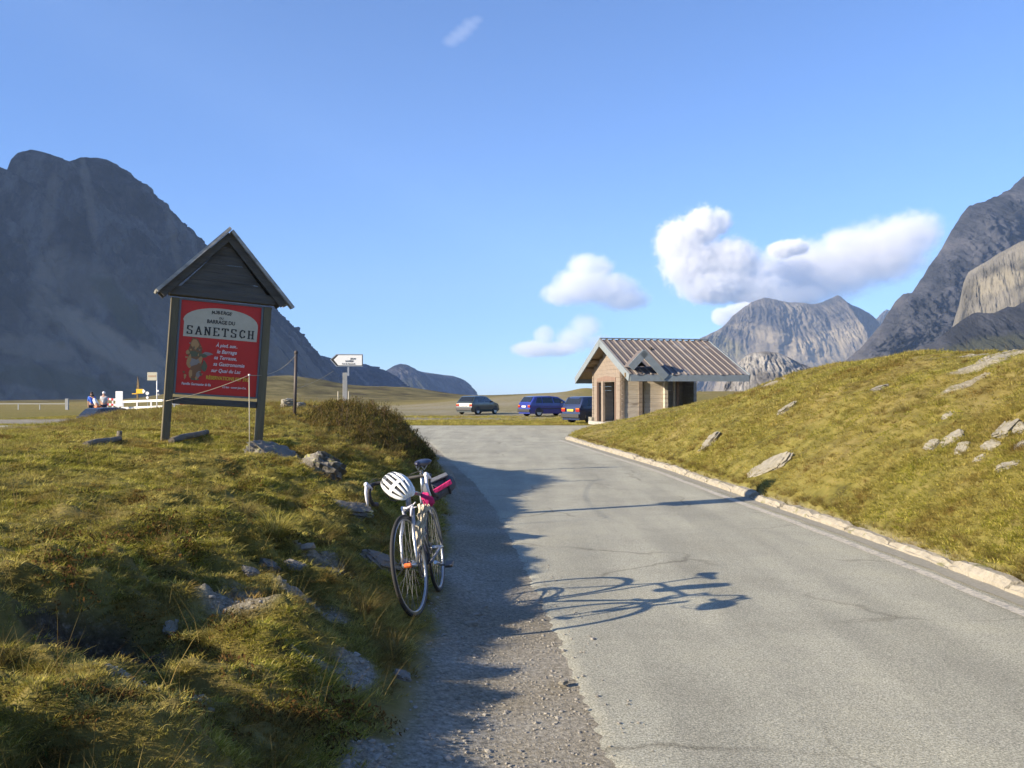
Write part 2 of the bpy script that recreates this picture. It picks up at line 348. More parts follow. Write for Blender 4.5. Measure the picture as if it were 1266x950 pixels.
# ---------------------------------------------------------------- road
left_edge = curve([(-10, .75), (0, .58), (3.8, .42), (7, .2), (8.7, .06), (12, -.22), (16, -.7), (20, -1.33), (24, -1.93), (29, -2.7), (32, -3.4), (34, -5.5), (35.5, -12), (36.5, -25), (38, -60)])
right_edge = lambda y: kerb_x(y) + .03
def asphalt_material():
    m = bpy.data.materials.new('asphalt'); m.use_nodes = True
    n, l = m.node_tree.nodes, m.node_tree.links; b = n['Principled BSDF']; b.inputs['Roughness'].default_value = .85; b.inputs['Specular IOR Level'].default_value = .3
    geo = n.new('ShaderNodeNewGeometry')
    def tex(kind, sc, det=5, ro=.6, out=0):
        t = n.new(kind); t.inputs['Scale'].default_value = sc
        if kind.endswith('Noise'): t.inputs['Detail'].default_value = det; t.inputs['Roughness'].default_value = ro
        l.new(geo.outputs['Position'], t.inputs['Vector']); return t.outputs[out]
    def ramp(src, stops):
        r = n.new('ShaderNodeValToRGB'); l.new(src, r.inputs[0]); e = r.color_ramp.elements
        while len(e) < len(stops): e.new(.5)
        for k, (p, c) in enumerate(stops): e[k].position = p; e[k].color = (*c, 1)
        return r.outputs[0]
    def mul(a, c, bt='MULTIPLY', f=1.):
        x = n.new('ShaderNodeMix'); x.data_type = 'RGBA'; x.blend_type = bt; x.inputs[0].default_value = f; l.new(a, x.inputs[6]); l.new(c, x.inputs[7]); return x.outputs[2]
    grain = ramp(tex('ShaderNodeTexNoise', 95, 4, .8), [(.30, (.138, .137, .112)), (.48, (.335, .333, .270)), (.62, (.56, .55, .455))])
    chips = ramp(tex('ShaderNodeTexVoronoi', 70), [(.0, (1.35, 1.33, 1.28)), (.25, (1, 1, 1)), (.8, (.8, .8, .8))])
    patch = ramp(tex('ShaderNodeTexNoise', .8, 6, .65), [(.35, (.86, .85, .83)), (.5, (.97, .965, .95)), (.65, (1.06, 1.045, 1.0))])
    mps = n.new('ShaderNodeMapping'); mps.inputs['Scale'].default_value = (1.6, .16, 1); mps.inputs['Rotation'].default_value = (0, 0, R(4)); l.new(geo.outputs['Position'], mps.inputs[0])
    t = n.new('ShaderNodeTexNoise'); t.inputs['Scale'].default_value = 1.1; t.inputs['Detail'].default_value = 4; l.new(mps.outputs[0], t.inputs['Vector'])
    trk = ramp(t.outputs[0], [(.38, (.86, .86, .86)), (.6, (1.06, 1.06, 1.05))])
    c = mul(mul(mul(grain, chips), patch), trk)
    mp2 = n.new('ShaderNodeTexNoise'); mp2.inputs['Scale'].default_value = 1.3; mp2.inputs['Detail'].default_value = 4; l.new(geo.outputs['Position'], mp2.inputs['Vector'])
    ad = n.new('ShaderNodeVectorMath'); ad.operation = 'MULTIPLY_ADD'; ad.inputs[1].default_value = (.5, .5, .5); l.new(mp2.outputs['Color'], ad.inputs[0]); l.new(geo.outputs['Position'], ad.inputs[2])
    v = n.new('ShaderNodeTexVoronoi'); v.feature = 'DISTANCE_TO_EDGE'; v.inputs['Scale'].default_value = .42; l.new(ad.outputs[0], v.inputs['Vector'])
    crk = ramp(v.outputs['Distance'], [(.0, (.60, .59, .57)), (.005, (.80, .79, .78)), (.011, (1, 1, 1))])
    gate = ramp(tex('ShaderNodeTexNoise', .33, 3), [(.46, (0, 0, 0)), (.55, (1, 1, 1))])
    x = n.new('ShaderNodeMix'); x.data_type = 'RGBA'; l.new(gate, x.inputs[0]); x.inputs[6].default_value = (1, 1, 1, 1); l.new(crk, x.inputs[7])
    c = mul(c, x.outputs[2])
    l.new(c, b.inputs['Base Color'])
    bp = n.new('ShaderNodeBump'); bp.inputs['Distance'].default_value = .006; bp.inputs['Strength'].default_value = .9
    l.new(tex('ShaderNodeTexNoise', 110, 4, .8), bp.inputs['Height']); l.new(bp.outputs[0], b.inputs['Normal'])
    return m
ry = np.concatenate([np.linspace(-8, 2, 40)[:-1], np.geomspace(2, 44.5, 620)])
ledge = left_edge(ry) + (.045 * fbm(ry * 3.2, ry * 0, 4, 5) + .03 * perlin(ry * 14, ry * 0, 3)) * np.where(ry < 33, 1, 3)
cols = np.concatenate([[0, .012], np.linspace(.03, 1, 24)])
RX = ledge[:, None] * (1 - cols) + right_edge(ry)[:, None] * cols
RY = np.repeat(ry[:, None], len(cols), 1)
RZ = gzs(np.clip(RX, -70, right_edge(ry)[:, None] - .05), RY) * 0 + .008
RZ[:, 0] = -.004
far_fix = (RY > 33)
RZ = np.where(far_fix, np.maximum(RZ, .012), RZ)
road = link('road', grid_mesh('road', np.stack([RX, RY, RZ], -1), asphalt_material()))
tag(road, 'pale worn asphalt mountain road', None, None, 'structure')
# worn white edge line along the kerb
def paint_material():
    m = bpy.data.materials.new('road_paint'); m.use_nodes = True; n, l = m.node_tree.nodes, m.node_tree.links; b = n['Principled BSDF']
    b.inputs['Roughness'].default_value = .8
    geo = n.new('ShaderNodeNewGeometry'); t = n.new('ShaderNodeTexNoise'); t.inputs['Scale'].default_value = 22; t.inputs['Detail'].default_value = 7; t.inputs['Roughness'].default_value = .8
    l.new(geo.outputs['Position'], t.inputs['Vector'])
    r = n.new('ShaderNodeValToRGB'); e = r.color_ramp.elements; e[0].position = .40; e[0].color = (.24, .235, .215, 1); e[1].position = .54; e[1].color = (.50, .46, .37, 1)
    l.new(t.outputs[0], r.inputs[0]); l.new(r.outputs[0], b.inputs['Base Color'])
    return m
ly = np.concatenate([np.linspace(-6, 2, 30)[:-1], np.geomspace(2, 30.5, 260)])
lx = kerb_x(ly) - .29 + .015 * perlin(ly * 1.4, ly * 0, 9)
wid = .055 + .012 * perlin(ly * 9, ly * 0, 4)
P = np.stack([np.stack([lx - wid, ly, ly * 0 + .0125], -1), np.stack([lx + wid, ly, ly * 0 + .0125], -1)], 1)
tag(link('road_edge_line', grid_mesh('road_edge_line', P, paint_material())), 'worn pale line painted along the right edge of the road', None, None, 'structure')
# dusty gutter between line and kerb
lx2 = kerb_x(ly); P = np.stack([np.stack([lx2 - .17 + .03 * perlin(ly * 2.2, ly * 0, 6), ly, ly * 0 + .0165], -1), np.stack([lx2 + .02, ly, ly * 0 + .0165], -1)], 1)
tag(link('gutter', grid_mesh('gutter', P, mat('gutter_dust', (.31, .295, .24), .95, noise=(40, (.19, .18, .145), .9), bump=(60, .5)))), 'dusty gutter strip at the foot of the kerb', None, None, 'structure')
# kerb of separate rough stones
kst = mat('kerb_stone', (.36, .33, .265), .95, noise=(9, (.21, .19, .15), .9), bump=(35, .9), wear=(5, (.16, .155, .08), .60))
kerb = tag(bpy.data.objects.new('kerb', None), 'low kerb of rough cream stones along the right edge', None, None, 'structure'); C.objects.link(kerb)
y = -3.0; rk = random.Random(3)
while y < 31.4:
    L = rk.uniform(.8, 1.25) * (1 if y < 14 else 1.5); y1 = min(y + L, 31.5)
    gap = .012 if rk.random() < .85 else .05
    if y < 13.35 < y1: gap = .20
    h = (.085 if y < 13 else .11) + rk.uniform(-.02, .02); wdt = .17 + rk.uniform(-.025, .03)
    ns = 8; mb = MB(); sec = []
    yy = np.linspace(y + gap / 2, y1 - gap / 2, ns)
    for k, v in enumerate(yy):
        x0 = float(kerb_x(v)) + rk.uniform(-.008, .008); e = .02 if k in (0, ns - 1) else 0
        j = lambda a=.011: rk.uniform(-a, a)
        sec += [(x0, v, -.05), (x0 + .006 + j(.005), v, h * .45 + j()), (x0 + .02 + j() + e, v, h - .035 - e + j()), (x0 + .055 + j(), v, h - e + j(.008)), (x0 + wdt - .03 + j(), v, h + .004 - e + j(.008)), (x0 + wdt, v, h - .03), (x0 + wdt, v, -.05)]
    q = 7; fs = [(a * q + b, a * q + b + 1, (a + 1) * q + b + 1, (a + 1) * q + b) for a in range(ns - 1) for b in range(q - 1)] + [list(range(q)), [(ns - 1) * q + b for b in range(q)][::-1]]
    mb.add(sec, fs); o = mb.build('kerb_stone', kst, kerb)
    y = y1
# ---------------------------------------------------------------- mountains
def rock_material(name, base, dark, light, scree=None, green=None, sc=.004):
    m = bpy.data.materials.new(name); m.use_nodes = True
    n, l = m.node_tree.nodes, m.node_tree.links; b = n['Principled BSDF']; b.inputs['Roughness'].default_value = .95; b.inputs['Specular IOR Level'].default_value = .1
    geo = n.new('ShaderNodeNewGeometry')
    mp = n.new('ShaderNodeMapping'); mp.inputs['Scale'].default_value = (1, 1, .38); l.new(geo.outputs['Position'], mp.inputs[0])
    def noise(s, det=9, ro=.68):
        t = n.new('ShaderNodeTexNoise'); t.inputs['Scale'].default_value = s; t.inputs['Detail'].default_value = det; t.inputs['Roughness'].default_value = ro
        l.new(mp.outputs[0], t.inputs['Vector']); return t.outputs[0]
    r = n.new('ShaderNodeValToRGB'); e = r.color_ramp.elements; e.new(.5)
    for k, (p, c) in enumerate([(.40, dark), (.5, base), (.62, light)]): e[k].position = p; e[k].color = (*c, 1)
    l.new(noise(sc), r.inputs[0]); c = r.outputs[0]
    at_ = n.new('ShaderNodeAttribute'); at_.attribute_name = 'mask'; sp = n.new('ShaderNodeSeparateColor'); l.new(at_.outputs['Color'], sp.inputs[0])
    for k, col in enumerate((scree, green)):
        if col:
            x = n.new('ShaderNodeMix'); x.data_type = 'RGBA'; l.new(sp.outputs[k], x.inputs[0]); l.new(c, x.inputs[6]); x.inputs[7].default_value = (*col, 1); c = x.outputs[2]
    l.new(c, b.inputs['Base Color'])
    bp = n.new('ShaderNodeBump'); bp.inputs['Strength'].default_value = 1.; bp.inputs['Distance'].default_value = .11 / sc
    l.new(noise(sc * 3, 12, .78), bp.inputs['Height']); l.new(bp.outputs[0], b.inputs['Normal'])
    return m
def mountain(name, label, crest, fall, m, ns=420, nt=150, amp=.10, jag=.0, seed=0, gully=10., prof=1.0, floor=-420., patches=(), back=(.6, .6), scree=.0, cliff=.5):
    """crest: (column, row, distance) of the skyline; fall: list of (column, dx, dy, slope) - downhill direction and steepness of the visible face"""
    px = np.array([c[0] for c in crest], float); cr = np.array([c[1] for c in crest], float); cd = np.array([c[2] for c in crest], float)
    u = np.interp(np.linspace(0, 1, ns), np.linspace(0, 1, len(px)), px); u = np.sort(u)
    d = np.interp(u, px, cd); row = np.interp(u, px, cr)
    x = (u - CX) / FPX * d; z = CAMZ - (row - HZ) / FPX * d
    arc = np.concatenate([[0], np.cumsum(np.hypot(np.diff(x), np.diff(d)))])
    L = z.max() - floor
    z = z + jag * L * (fbm(arc / L * 7, arc * 0, 5, seed + 40, True, .6))
    fx = np.interp(u, [f[0] for f in fall], [f[1] for f in fall]); fy = np.interp(u, [f[0] for f in fall], [f[2] for f in fall]); fs = np.interp(u, [f[0] for f in fall], [f[3] for f in fall])
    nrm = np.hypot(fx, fy); fx /= nrm; fy /= nrm
    t = np.linspace(0, 1, nt) ** 1.25
    T, _ = np.meshgrid(t, u, indexing='ij')
    H = (z - floor)
    run = H / fs
    dz = T ** prof
    Xm = x + fx * run * T; Ym = d + fy * run * T; Zm = z - H * (dz if prof != 1 else T)
    A = np.broadcast_to(arc, T.shape)
    wp = fbm(A / L * 3.1, T * 3.7, 3, seed + 60) * .35
    g = fbm(A / L * gully * .55 + wp * 4 + T * 1.3, T * 3.2 + wp * 2, 7, seed, True, .56)
    g2 = fbm(A / L * gully * .8 + wp * 2, T * 13 - A / L * 2.2, 7, seed + 7, True, .62)
    wgt = (1 - np.exp(-T * 26))
    cl = 1 - sst(cliff - .14, cliff + .16, T + .22 * fbm(A / L * 4, A * 0 + 3, 4, seed + 71) + .10 * fbm(A / L * 16, T * 3, 3, seed + 73)) * (1 if scree > 0 else 0)
    rib = fbm(A / L * gully * 2.6 + wp * 3, T * 4.5 + wp * 3, 7, seed + 81, True, .66)
    rib2 = fbm(A / L * gully * 6.5 + wp * 4, T * 16 + A / L * 3, 5, seed + 83, True, .7)
    fan = fbm(A / L * gully * 1.4, T * 1.1, 4, seed + 85, False, .5)
    off = (g * .38 + cl * (g2 * .16 + rib * .36 + rib2 * .17) + (1 - cl) * fan * .22) * amp * 1.25 * L * wgt
    Xm = Xm + fx * off * .75; Ym = Ym + fy * off * .75; Zm = Zm + off * .35
    bandn = fbm(A / L * 5, T * 34 + A / L * 4, 5, seed + 13, False, .6)
    Zm = Zm + bandn * amp * .16 * L * wgt
    # back side
    tb = np.linspace(0, 1, 12)[1:][::-1][:, None]
    Xb = x + (-fx) * run * tb * back[0] * 1.; Yb = d - fy * run * tb * back[1] + run * .2 * tb; Zb = z - H * tb * 1.0
    P = np.stack([np.concatenate([Xb, Xm]), np.concatenate([Yb, Ym]), np.concatenate([Zb, Zm])], -1)
    PX = CX + FPX * P[..., 0] / P[..., 1]; PR = HZ - (P[..., 2] - CAMZ) / P[..., 1] * FPX
    N = fbm(PX / 26, PR / 26, 5, seed + 3, False, .6)
    mk = np.zeros(P.shape[:2] + (4,)); mk[..., 3] = 1
    mk[11:, :, 0] = scree * (1 - cl) * sst(-.5, .3, fan) + 0 * T
    for ch, cx, cyy, rx, ryy, rot, wt in patches:
        a = R(rot); dx, dy = PX - cx, PR - cyy; q1 = (dx * math.cos(a) + dy * math.sin(a)) / rx; q2 = (-dx * math.sin(a) + dy * math.cos(a)) / ryy
        mk[..., ch] = np.maximum(mk[..., ch], wt * sst(.28, .72, np.exp(-q1 ** 2 - q2 ** 2) + .32 * N))
    o = link(name, grid_mesh(name, P, m, True, {'mask': mk}))
    tag(o, label, None, None, 'structure'); return o
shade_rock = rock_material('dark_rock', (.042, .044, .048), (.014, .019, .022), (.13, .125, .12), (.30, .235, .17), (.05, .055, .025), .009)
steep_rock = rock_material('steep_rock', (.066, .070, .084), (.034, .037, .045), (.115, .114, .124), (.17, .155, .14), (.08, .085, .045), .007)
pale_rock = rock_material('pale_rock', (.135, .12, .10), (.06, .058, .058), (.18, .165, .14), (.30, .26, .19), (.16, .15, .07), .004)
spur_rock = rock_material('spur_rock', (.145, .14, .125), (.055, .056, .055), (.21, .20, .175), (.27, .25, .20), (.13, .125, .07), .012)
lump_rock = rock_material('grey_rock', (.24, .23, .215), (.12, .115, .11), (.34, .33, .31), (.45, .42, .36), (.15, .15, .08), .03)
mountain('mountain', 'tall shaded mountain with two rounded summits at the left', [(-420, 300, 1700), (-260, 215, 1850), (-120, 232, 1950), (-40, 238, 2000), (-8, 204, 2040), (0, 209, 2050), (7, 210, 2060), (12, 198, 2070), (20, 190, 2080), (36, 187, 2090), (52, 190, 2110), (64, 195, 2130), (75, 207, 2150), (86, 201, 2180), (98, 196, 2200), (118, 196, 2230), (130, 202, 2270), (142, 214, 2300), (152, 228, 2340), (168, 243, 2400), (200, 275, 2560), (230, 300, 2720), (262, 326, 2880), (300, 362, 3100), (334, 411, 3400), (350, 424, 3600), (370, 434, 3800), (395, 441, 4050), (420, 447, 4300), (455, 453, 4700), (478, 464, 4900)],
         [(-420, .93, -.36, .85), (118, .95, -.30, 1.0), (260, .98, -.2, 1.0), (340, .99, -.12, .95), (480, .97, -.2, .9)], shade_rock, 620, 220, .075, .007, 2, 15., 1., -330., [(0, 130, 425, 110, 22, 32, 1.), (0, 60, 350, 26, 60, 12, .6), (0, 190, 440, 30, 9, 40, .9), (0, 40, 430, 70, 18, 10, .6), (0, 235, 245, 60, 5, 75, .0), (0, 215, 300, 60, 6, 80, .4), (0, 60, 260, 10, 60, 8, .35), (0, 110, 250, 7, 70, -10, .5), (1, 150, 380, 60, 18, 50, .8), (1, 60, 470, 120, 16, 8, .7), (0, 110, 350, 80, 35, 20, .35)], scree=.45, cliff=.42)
mountain('far_ridge', 'distant blue ridge with a small knoll running down to the plain', [(400, 452, 6000), (440, 458, 6100), (468, 462, 6200), (478, 458, 6250), (488, 452, 6300), (495, 450, 6320), (502, 451, 6350), (512, 457, 6400), (521, 460, 6450), (535, 462, 6500), (550, 464, 6600), (560, 465, 6650), (570, 469, 6700), (576, 476, 6720), (582, 486, 6750), (588, 497, 6760), (594, 512, 6800)],
         [(400, .8, -.6, .9), (594, .8, -.6, .9)], shade_rock, 220, 70, .08, .004, 5, 22., 1., -330., [(1, 500, 480, 60, 14, 0, .6)])
mountain('cloudy_mountain', 'pale craggy mountain with scree slopes and its top in cloud', [(800, 468, 5600), (830, 446, 5700), (850, 430, 5750), (866, 419, 5800), (884, 411, 5850), (898, 402, 5900), (905, 392, 5930), (917, 383, 5950), (930, 374, 6000), (945, 369, 6020), (961, 371, 6040), (975, 374, 6060), (990, 375, 6080), (1005, 377, 6100), (1015, 375, 6100), (1026, 371, 6120), (1036, 366, 6130), (1044, 371, 6140), (1052, 377, 6160), (1062, 381, 6170), (1072, 386, 6180), (1080, 392, 6200), (1086, 398, 6250), (1100, 420, 6300), (1140, 440, 6400), (1200, 460, 6500)],
         [(800, -.25, -.97, 1.1), (900, -.5, -.86, 1.15), (960, .1, -1, 1.2), (1030, .45, -.9, 1.2), (1060, -.4, -.9, 1.1), (1200, -.3, -.95, 1.)], pale_rock, 520, 180, .062, .009, 9, 10., 1., -420., [(0, 1010, 432, 70, 20, -24, 1.), (0, 960, 418, 40, 10, 10, .8), (0, 930, 405, 34, 6, 4, .5), (1, 900, 430, 30, 14, 30, .6), (0, 1050, 415, 22, 8, 60, .5)], scree=.95, cliff=.34)
mountain('far_peak', 'small hazy peak in the gap between two mountains', [(1060, 420, 7600), (1080, 399, 7700), (1088, 390, 7750), (1096, 383, 7800), (1104, 385, 7850), (1115, 380, 7900), (1140, 395, 8000)],
         [(1060, -.5, -.87, 1.), (1140, -.5, -.87, 1.)], pale_rock, 90, 60, .09, .005, 17, 16., 1., -420., [])
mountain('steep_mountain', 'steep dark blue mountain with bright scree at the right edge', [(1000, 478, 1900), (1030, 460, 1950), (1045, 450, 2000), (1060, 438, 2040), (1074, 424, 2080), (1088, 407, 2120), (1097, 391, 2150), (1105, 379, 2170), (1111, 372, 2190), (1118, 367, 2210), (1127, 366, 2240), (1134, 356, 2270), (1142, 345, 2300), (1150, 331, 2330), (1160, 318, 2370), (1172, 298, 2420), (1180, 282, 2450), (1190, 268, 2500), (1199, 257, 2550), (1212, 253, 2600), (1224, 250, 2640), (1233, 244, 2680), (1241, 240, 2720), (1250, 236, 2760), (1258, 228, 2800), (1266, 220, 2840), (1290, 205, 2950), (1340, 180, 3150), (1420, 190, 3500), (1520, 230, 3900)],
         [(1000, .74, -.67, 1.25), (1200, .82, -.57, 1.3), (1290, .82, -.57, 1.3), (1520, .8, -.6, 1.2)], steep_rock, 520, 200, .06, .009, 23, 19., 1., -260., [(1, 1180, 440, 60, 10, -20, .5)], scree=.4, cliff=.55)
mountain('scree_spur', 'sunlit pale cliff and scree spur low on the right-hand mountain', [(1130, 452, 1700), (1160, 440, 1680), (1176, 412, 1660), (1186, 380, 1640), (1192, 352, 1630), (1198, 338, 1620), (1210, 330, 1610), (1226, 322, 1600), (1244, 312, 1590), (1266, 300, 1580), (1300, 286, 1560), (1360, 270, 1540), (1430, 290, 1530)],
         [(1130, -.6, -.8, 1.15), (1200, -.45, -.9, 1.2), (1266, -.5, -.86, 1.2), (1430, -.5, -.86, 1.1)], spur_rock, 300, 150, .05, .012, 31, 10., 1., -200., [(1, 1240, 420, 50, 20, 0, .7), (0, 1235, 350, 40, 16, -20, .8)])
mountain('rock_knoll', 'bare pale grey rock knoll behind the grassy bank', [(896, 492, 980), (904, 462, 985), (912, 450, 990), (920, 443, 995), (930, 437, 1000), (942, 435, 1000), (952, 436, 1005), (964, 438, 1010), (976, 443, 1015), (986, 450, 1020), (996, 453, 1030), (1006, 458, 1040), (1030, 466, 1060), (1060, 480, 1080)],
         [(896, -.5, -.86, .8), (940, -.2, -1, .75), (980, .3, -.95, .8), (1060, .3, -.95, .8)], lump_rock, 200, 90, .08, .012, 37, 9., 1., -90., [(1, 1000, 470, 20, 8, 10, .5)])

mountain('foot_slope', 'shaded lower slope of the steep mountain in front of its bright scree', [(1040, 470, 1300), (1070, 456, 1310), (1100, 445, 1320), (1130, 434, 1330), (1155, 424, 1340), (1175, 410, 1350), (1192, 396, 1360), (1210, 388, 1370), (1228, 390, 1380), (1244, 383, 1390), (1266, 376, 1400), (1300, 368, 1420), (1360, 350, 1460), (1430, 340, 1500)],
         [(1040, .8, -.6, .9), (1430, .85, -.52, .9)], steep_rock, 300, 120, .06, .012, 43, 14., 1., -200., [(1, 1220, 430, 70, 14, -10, .6)])
mountain('shading_ridge', 'added dark ridge, unseen beyond the left edge, that shades the mountain', [(-1787, -943, 1000), (-1054, -525, 1500), (-567, -213, 2200), (-302, 10, 3000), (-163, 183, 3800), (-84, 320, 4600)],
         [(-1800, .95, -.3, 1.9), (-85, .95, -.3, 1.9)], shade_rock, 160, 60, .05, .01, 47, 10., 1., -330., [])  # added out of view to keep the sun off the left mountain
# ---------------------------------------------------------------- grass and heath
def blade_material(name, cols, patchc, psc=1.3, pw=.5):
    m = bpy.data.materials.new(name); m.use_nodes = True; n, l = m.node_tree.nodes, m.node_tree.links; n.remove(n['Principled BSDF'])
    geo = n.new('ShaderNodeNewGeometry'); r = n.new('ShaderNodeValToRGB'); e = r.color_ramp.elements
    while len(e) < len(cols): e.new(.5)
    for k, c in enumerate(cols): e[k].position = k / (len(cols) - 1); e[k].color = (*c, 1)
    l.new(geo.outputs['Random Per Island'], r.inputs[0])
    t = n.new('ShaderNodeTexNoise'); t.inputs['Scale'].default_value = psc; t.inputs['Detail'].default_value = 5; l.new(geo.outputs['Position'], t.inputs['Vector'])
    rp = n.new('ShaderNodeMapRange'); rp.inputs[1].default_value = .40; rp.inputs[2].default_value = .62; rp.inputs[4].default_value = pw; l.new(t.outputs[0], rp.inputs[0])
    x = n.new('ShaderNodeMix'); x.data_type = 'RGBA'; l.new(rp.outputs[0], x.inputs[0]); l.new(r.outputs[0], x.inputs[6]); x.inputs[7].default_value = (*patchc, 1)
    t2 = n.new('ShaderNodeTexNoise'); t2.inputs['Scale'].default_value = psc * 2.1; t2.inputs['Detail'].default_value = 6; t2.noise_dimensions = '4D'; t2.inputs['W'].default_value = 7.3; l.new(geo.outputs['Position'], t2.inputs['Vector'])
    r2 = n.new('ShaderNodeMapRange'); r2.inputs[1].default_value = .54; r2.inputs[2].default_value = .66; r2.inputs[4].default_value = .65; l.new(t2.outputs[0], r2.inputs[0])
    x2 = n.new('ShaderNodeMix'); x2.data_type = 'RGBA'; l.new(r2.outputs[0], x2.inputs[0]); l.new(x.outputs[2], x2.inputs[6]); x2.inputs[7].default_value = (.17, .085, .035, 1); x = x2
    oi = n.new('ShaderNodeObjectInfo'); hv = n.new('ShaderNodeHueSaturation'); mr = n.new('ShaderNodeMapRange'); mr.inputs[3].default_value = .7; mr.inputs[4].default_value = 1.45
    l.new(oi.outputs['Random'], mr.inputs[0]); l.new(mr.outputs[0], hv.inputs['Value']); l.new(x.outputs[2], hv.inputs['Color'])
    d = n.new('ShaderNodeBsdfDiffuse'); tr = n.new('ShaderNodeBsdfTranslucent'); l.new(hv.outputs[0], d.inputs[0]); l.new(hv.outputs[0], tr.inputs[0])
    mx = n.new('ShaderNodeMixShader'); mx.inputs[0].default_value = .34; l.new(d.outputs[0], mx.inputs[1]); l.new(tr.outputs[0], mx.inputs[2]); l.new(mx.outputs[0], n['Material Output'].inputs[0])
    return m
turf_m = blade_material('turf_blades', [(.13, .155, .021), (.22, .23, .034), (.33, .31, .048), (.42, .37, .085), (.52, .44, .17)], (.40, .32, .11), 1.2, .6)
fesc_m = blade_material('fescue_blades', [(.12, .085, .03), (.21, .155, .055), (.32, .25, .10), (.13, .12, .03)], (.13, .12, .035), 2.2, .5)
heath_m = blade_material('heath_leaves', [(.035, .045, .012), (.06, .07, .016), (.09, .065, .022), (.12, .055, .02)], (.085, .045, .018), 1.6, .7)
moss_m = blade_material('field_blades', [(.17, .17, .035), (.26, .235, .05), (.36, .30, .085), (.46, .37, .15)], (.25, .25, .045), .5, .6)
def blades(rnd, n, rad, h0, h1, lean, w, seg=2, curl=.5):
    mb = MB()
    for i in range(n):
        a = rnd.uniform(0, 2 * math.pi); r = rad * math.sqrt(rnd.random()); bx, by = r * math.cos(a), r * math.sin(a)
        h = rnd.uniform(h0, h1); o = a + rnd.uniform(-.9, .9); ln = lean * (.35 + r / rad) * rnd.uniform(.4, 1.3); ww = w * rnd.uniform(.7, 1.3)
        p = o + math.pi / 2 + rnd.uniform(-.8, .8); cx, cy_ = math.cos(p) * ww / 2, math.sin(p) * ww / 2
        vs = []
        for k in range(seg + 1):
            f = k / seg; dd = ln * h * (f ** (1 + curl)); zz = h * (f - .25 * ln * f * f); s = 1 - f * .75
            x, y = bx + math.cos(o) * dd, by + math.sin(o) * dd
            if k < seg: vs += [(x - cx * s, y - cy_ * s, zz - .01), (x + cx * s, y + cy_ * s, zz - .01)]
            else: vs.append((x, y, zz - .01))
        fs = [(2 * k, 2 * k + 1, 2 * k + 3, 2 * k + 2) for k in range(seg - 1)] + [(2 * seg - 2, 2 * seg - 1, 2 * seg)]
        mb.add(vs, fs)
    return mb
def leaves(rnd, n, rad, h, s):
    mb = MB()
    for i in range(n):
        a = rnd.uniform(0, 2 * math.pi); r = rad * math.sqrt(rnd.random()); z = h * (1 - (r / rad) ** 2) * rnd.uniform(.25, 1)
        c = Vector((r * math.cos(a), r * math.sin(a), z)); q = Euler((rnd.uniform(-1.2, 1.2), rnd.uniform(-1.2, 1.2), rnd.uniform(0, 6.3))).to_matrix(); k = s * rnd.uniform(.6, 1.3)
        mb.add([c + q @ Vector(v) for v in ((-k, 0, 0), (0, -k * .4, 0), (k, 0, 0), (0, k * .4, 0))], [(0, 1, 2, 3)])
    return mb
def protos(name, fn, m, k):
    col = bpy.data.collections.new(name); out = []
    for i in range(k):
        rnd = random.Random(hash(name) % 1000 + i * 13) if False else random.Random(len(name) * 31 + i * 13)
        me = fn(rnd).mesh(name, m); o = bpy.data.objects.new(name, me); col.objects.link(o); out.append(o)
    return col, out
def scatter(name, label, P, S, col, seed=0, tilt=.25, parent=None):
    """P (n,3) places, S (n) sizes: instances of the clumps in col"""
    me = bpy.data.meshes.new(name); n = len(P); me.vertices.add(n); me.vertices.foreach_set('co', P.reshape(-1).astype(np.float32))
    rs = np.random.RandomState(seed)
    a = me.attributes.new('size', 'FLOAT', 'POINT'); a.data.foreach_set('value', S.astype(np.float32))
    rot = np.stack([rs.uniform(-tilt, tilt, n), rs.uniform(-tilt, tilt, n), rs.uniform(0, 6.283, n)], -1)
    a = me.attributes.new('turn', 'FLOAT_VECTOR', 'POINT'); a.data.foreach_set('vector', rot.reshape(-1).astype(np.float32))
    o = bpy.data.objects.new(name, me); C.objects.link(o)
    g = bpy.data.node_groups.new(name, 'GeometryNodeTree')
    g.interface.new_socket('Geometry', in_out='INPUT', socket_type='NodeSocketGeometry'); g.interface.new_socket('Geometry', in_out='OUTPUT', socket_type='NodeSocketGeometry')
    N, L = g.nodes, g.links; gi = N.new('NodeGroupInput'); go = N.new('NodeGroupOutput'); ip = N.new('GeometryNodeInstanceOnPoints')
    ci = N.new('GeometryNodeCollectionInfo'); ci.inputs['Collection'].default_value = col; ci.inputs['Separate Children'].default_value = True; ci.inputs['Reset Children'].default_value = True
    na = N.new('GeometryNodeInputNamedAttribute'); na.data_type = 'FLOAT'; na.inputs['Name'].default_value = 'size'
    nr = N.new('GeometryNodeInputNamedAttribute'); nr.data_type = 'FLOAT_VECTOR'; nr.inputs['Name'].default_value = 'turn'
    er = N.new('FunctionNodeEulerToRotation'); L.new(nr.outputs[0], er.inputs[0])
    rv = N.new('FunctionNodeRandomValue'); rv.data_type = 'INT'; rv.inputs['Min'].default_value = 0; rv.inputs['Max'].default_value = len(col.objects) - 1; rv.inputs['Seed'].default_value = seed
    L.new(gi.outputs[0], ip.inputs['Points']); L.new(ci.outputs[0], ip.inputs['Instance']); ip.inputs['Pick Instance'].default_value = True
    L.new([s for s in rv.outputs if s.enabled and s.type == 'INT'][0], ip.inputs['Instance Index'])
    L.new(er.outputs[0], ip.inputs['Rotation']); L.new(na.outputs[0], ip.inputs['Scale']); L.new(ip.outputs[0], go.inputs[0])
    md = o.modifiers.new('scatter', 'NODES'); md.node_group = g
    tag(o, label, None, None, 'stuff'); return o
RS = np.random.RandomState(5)
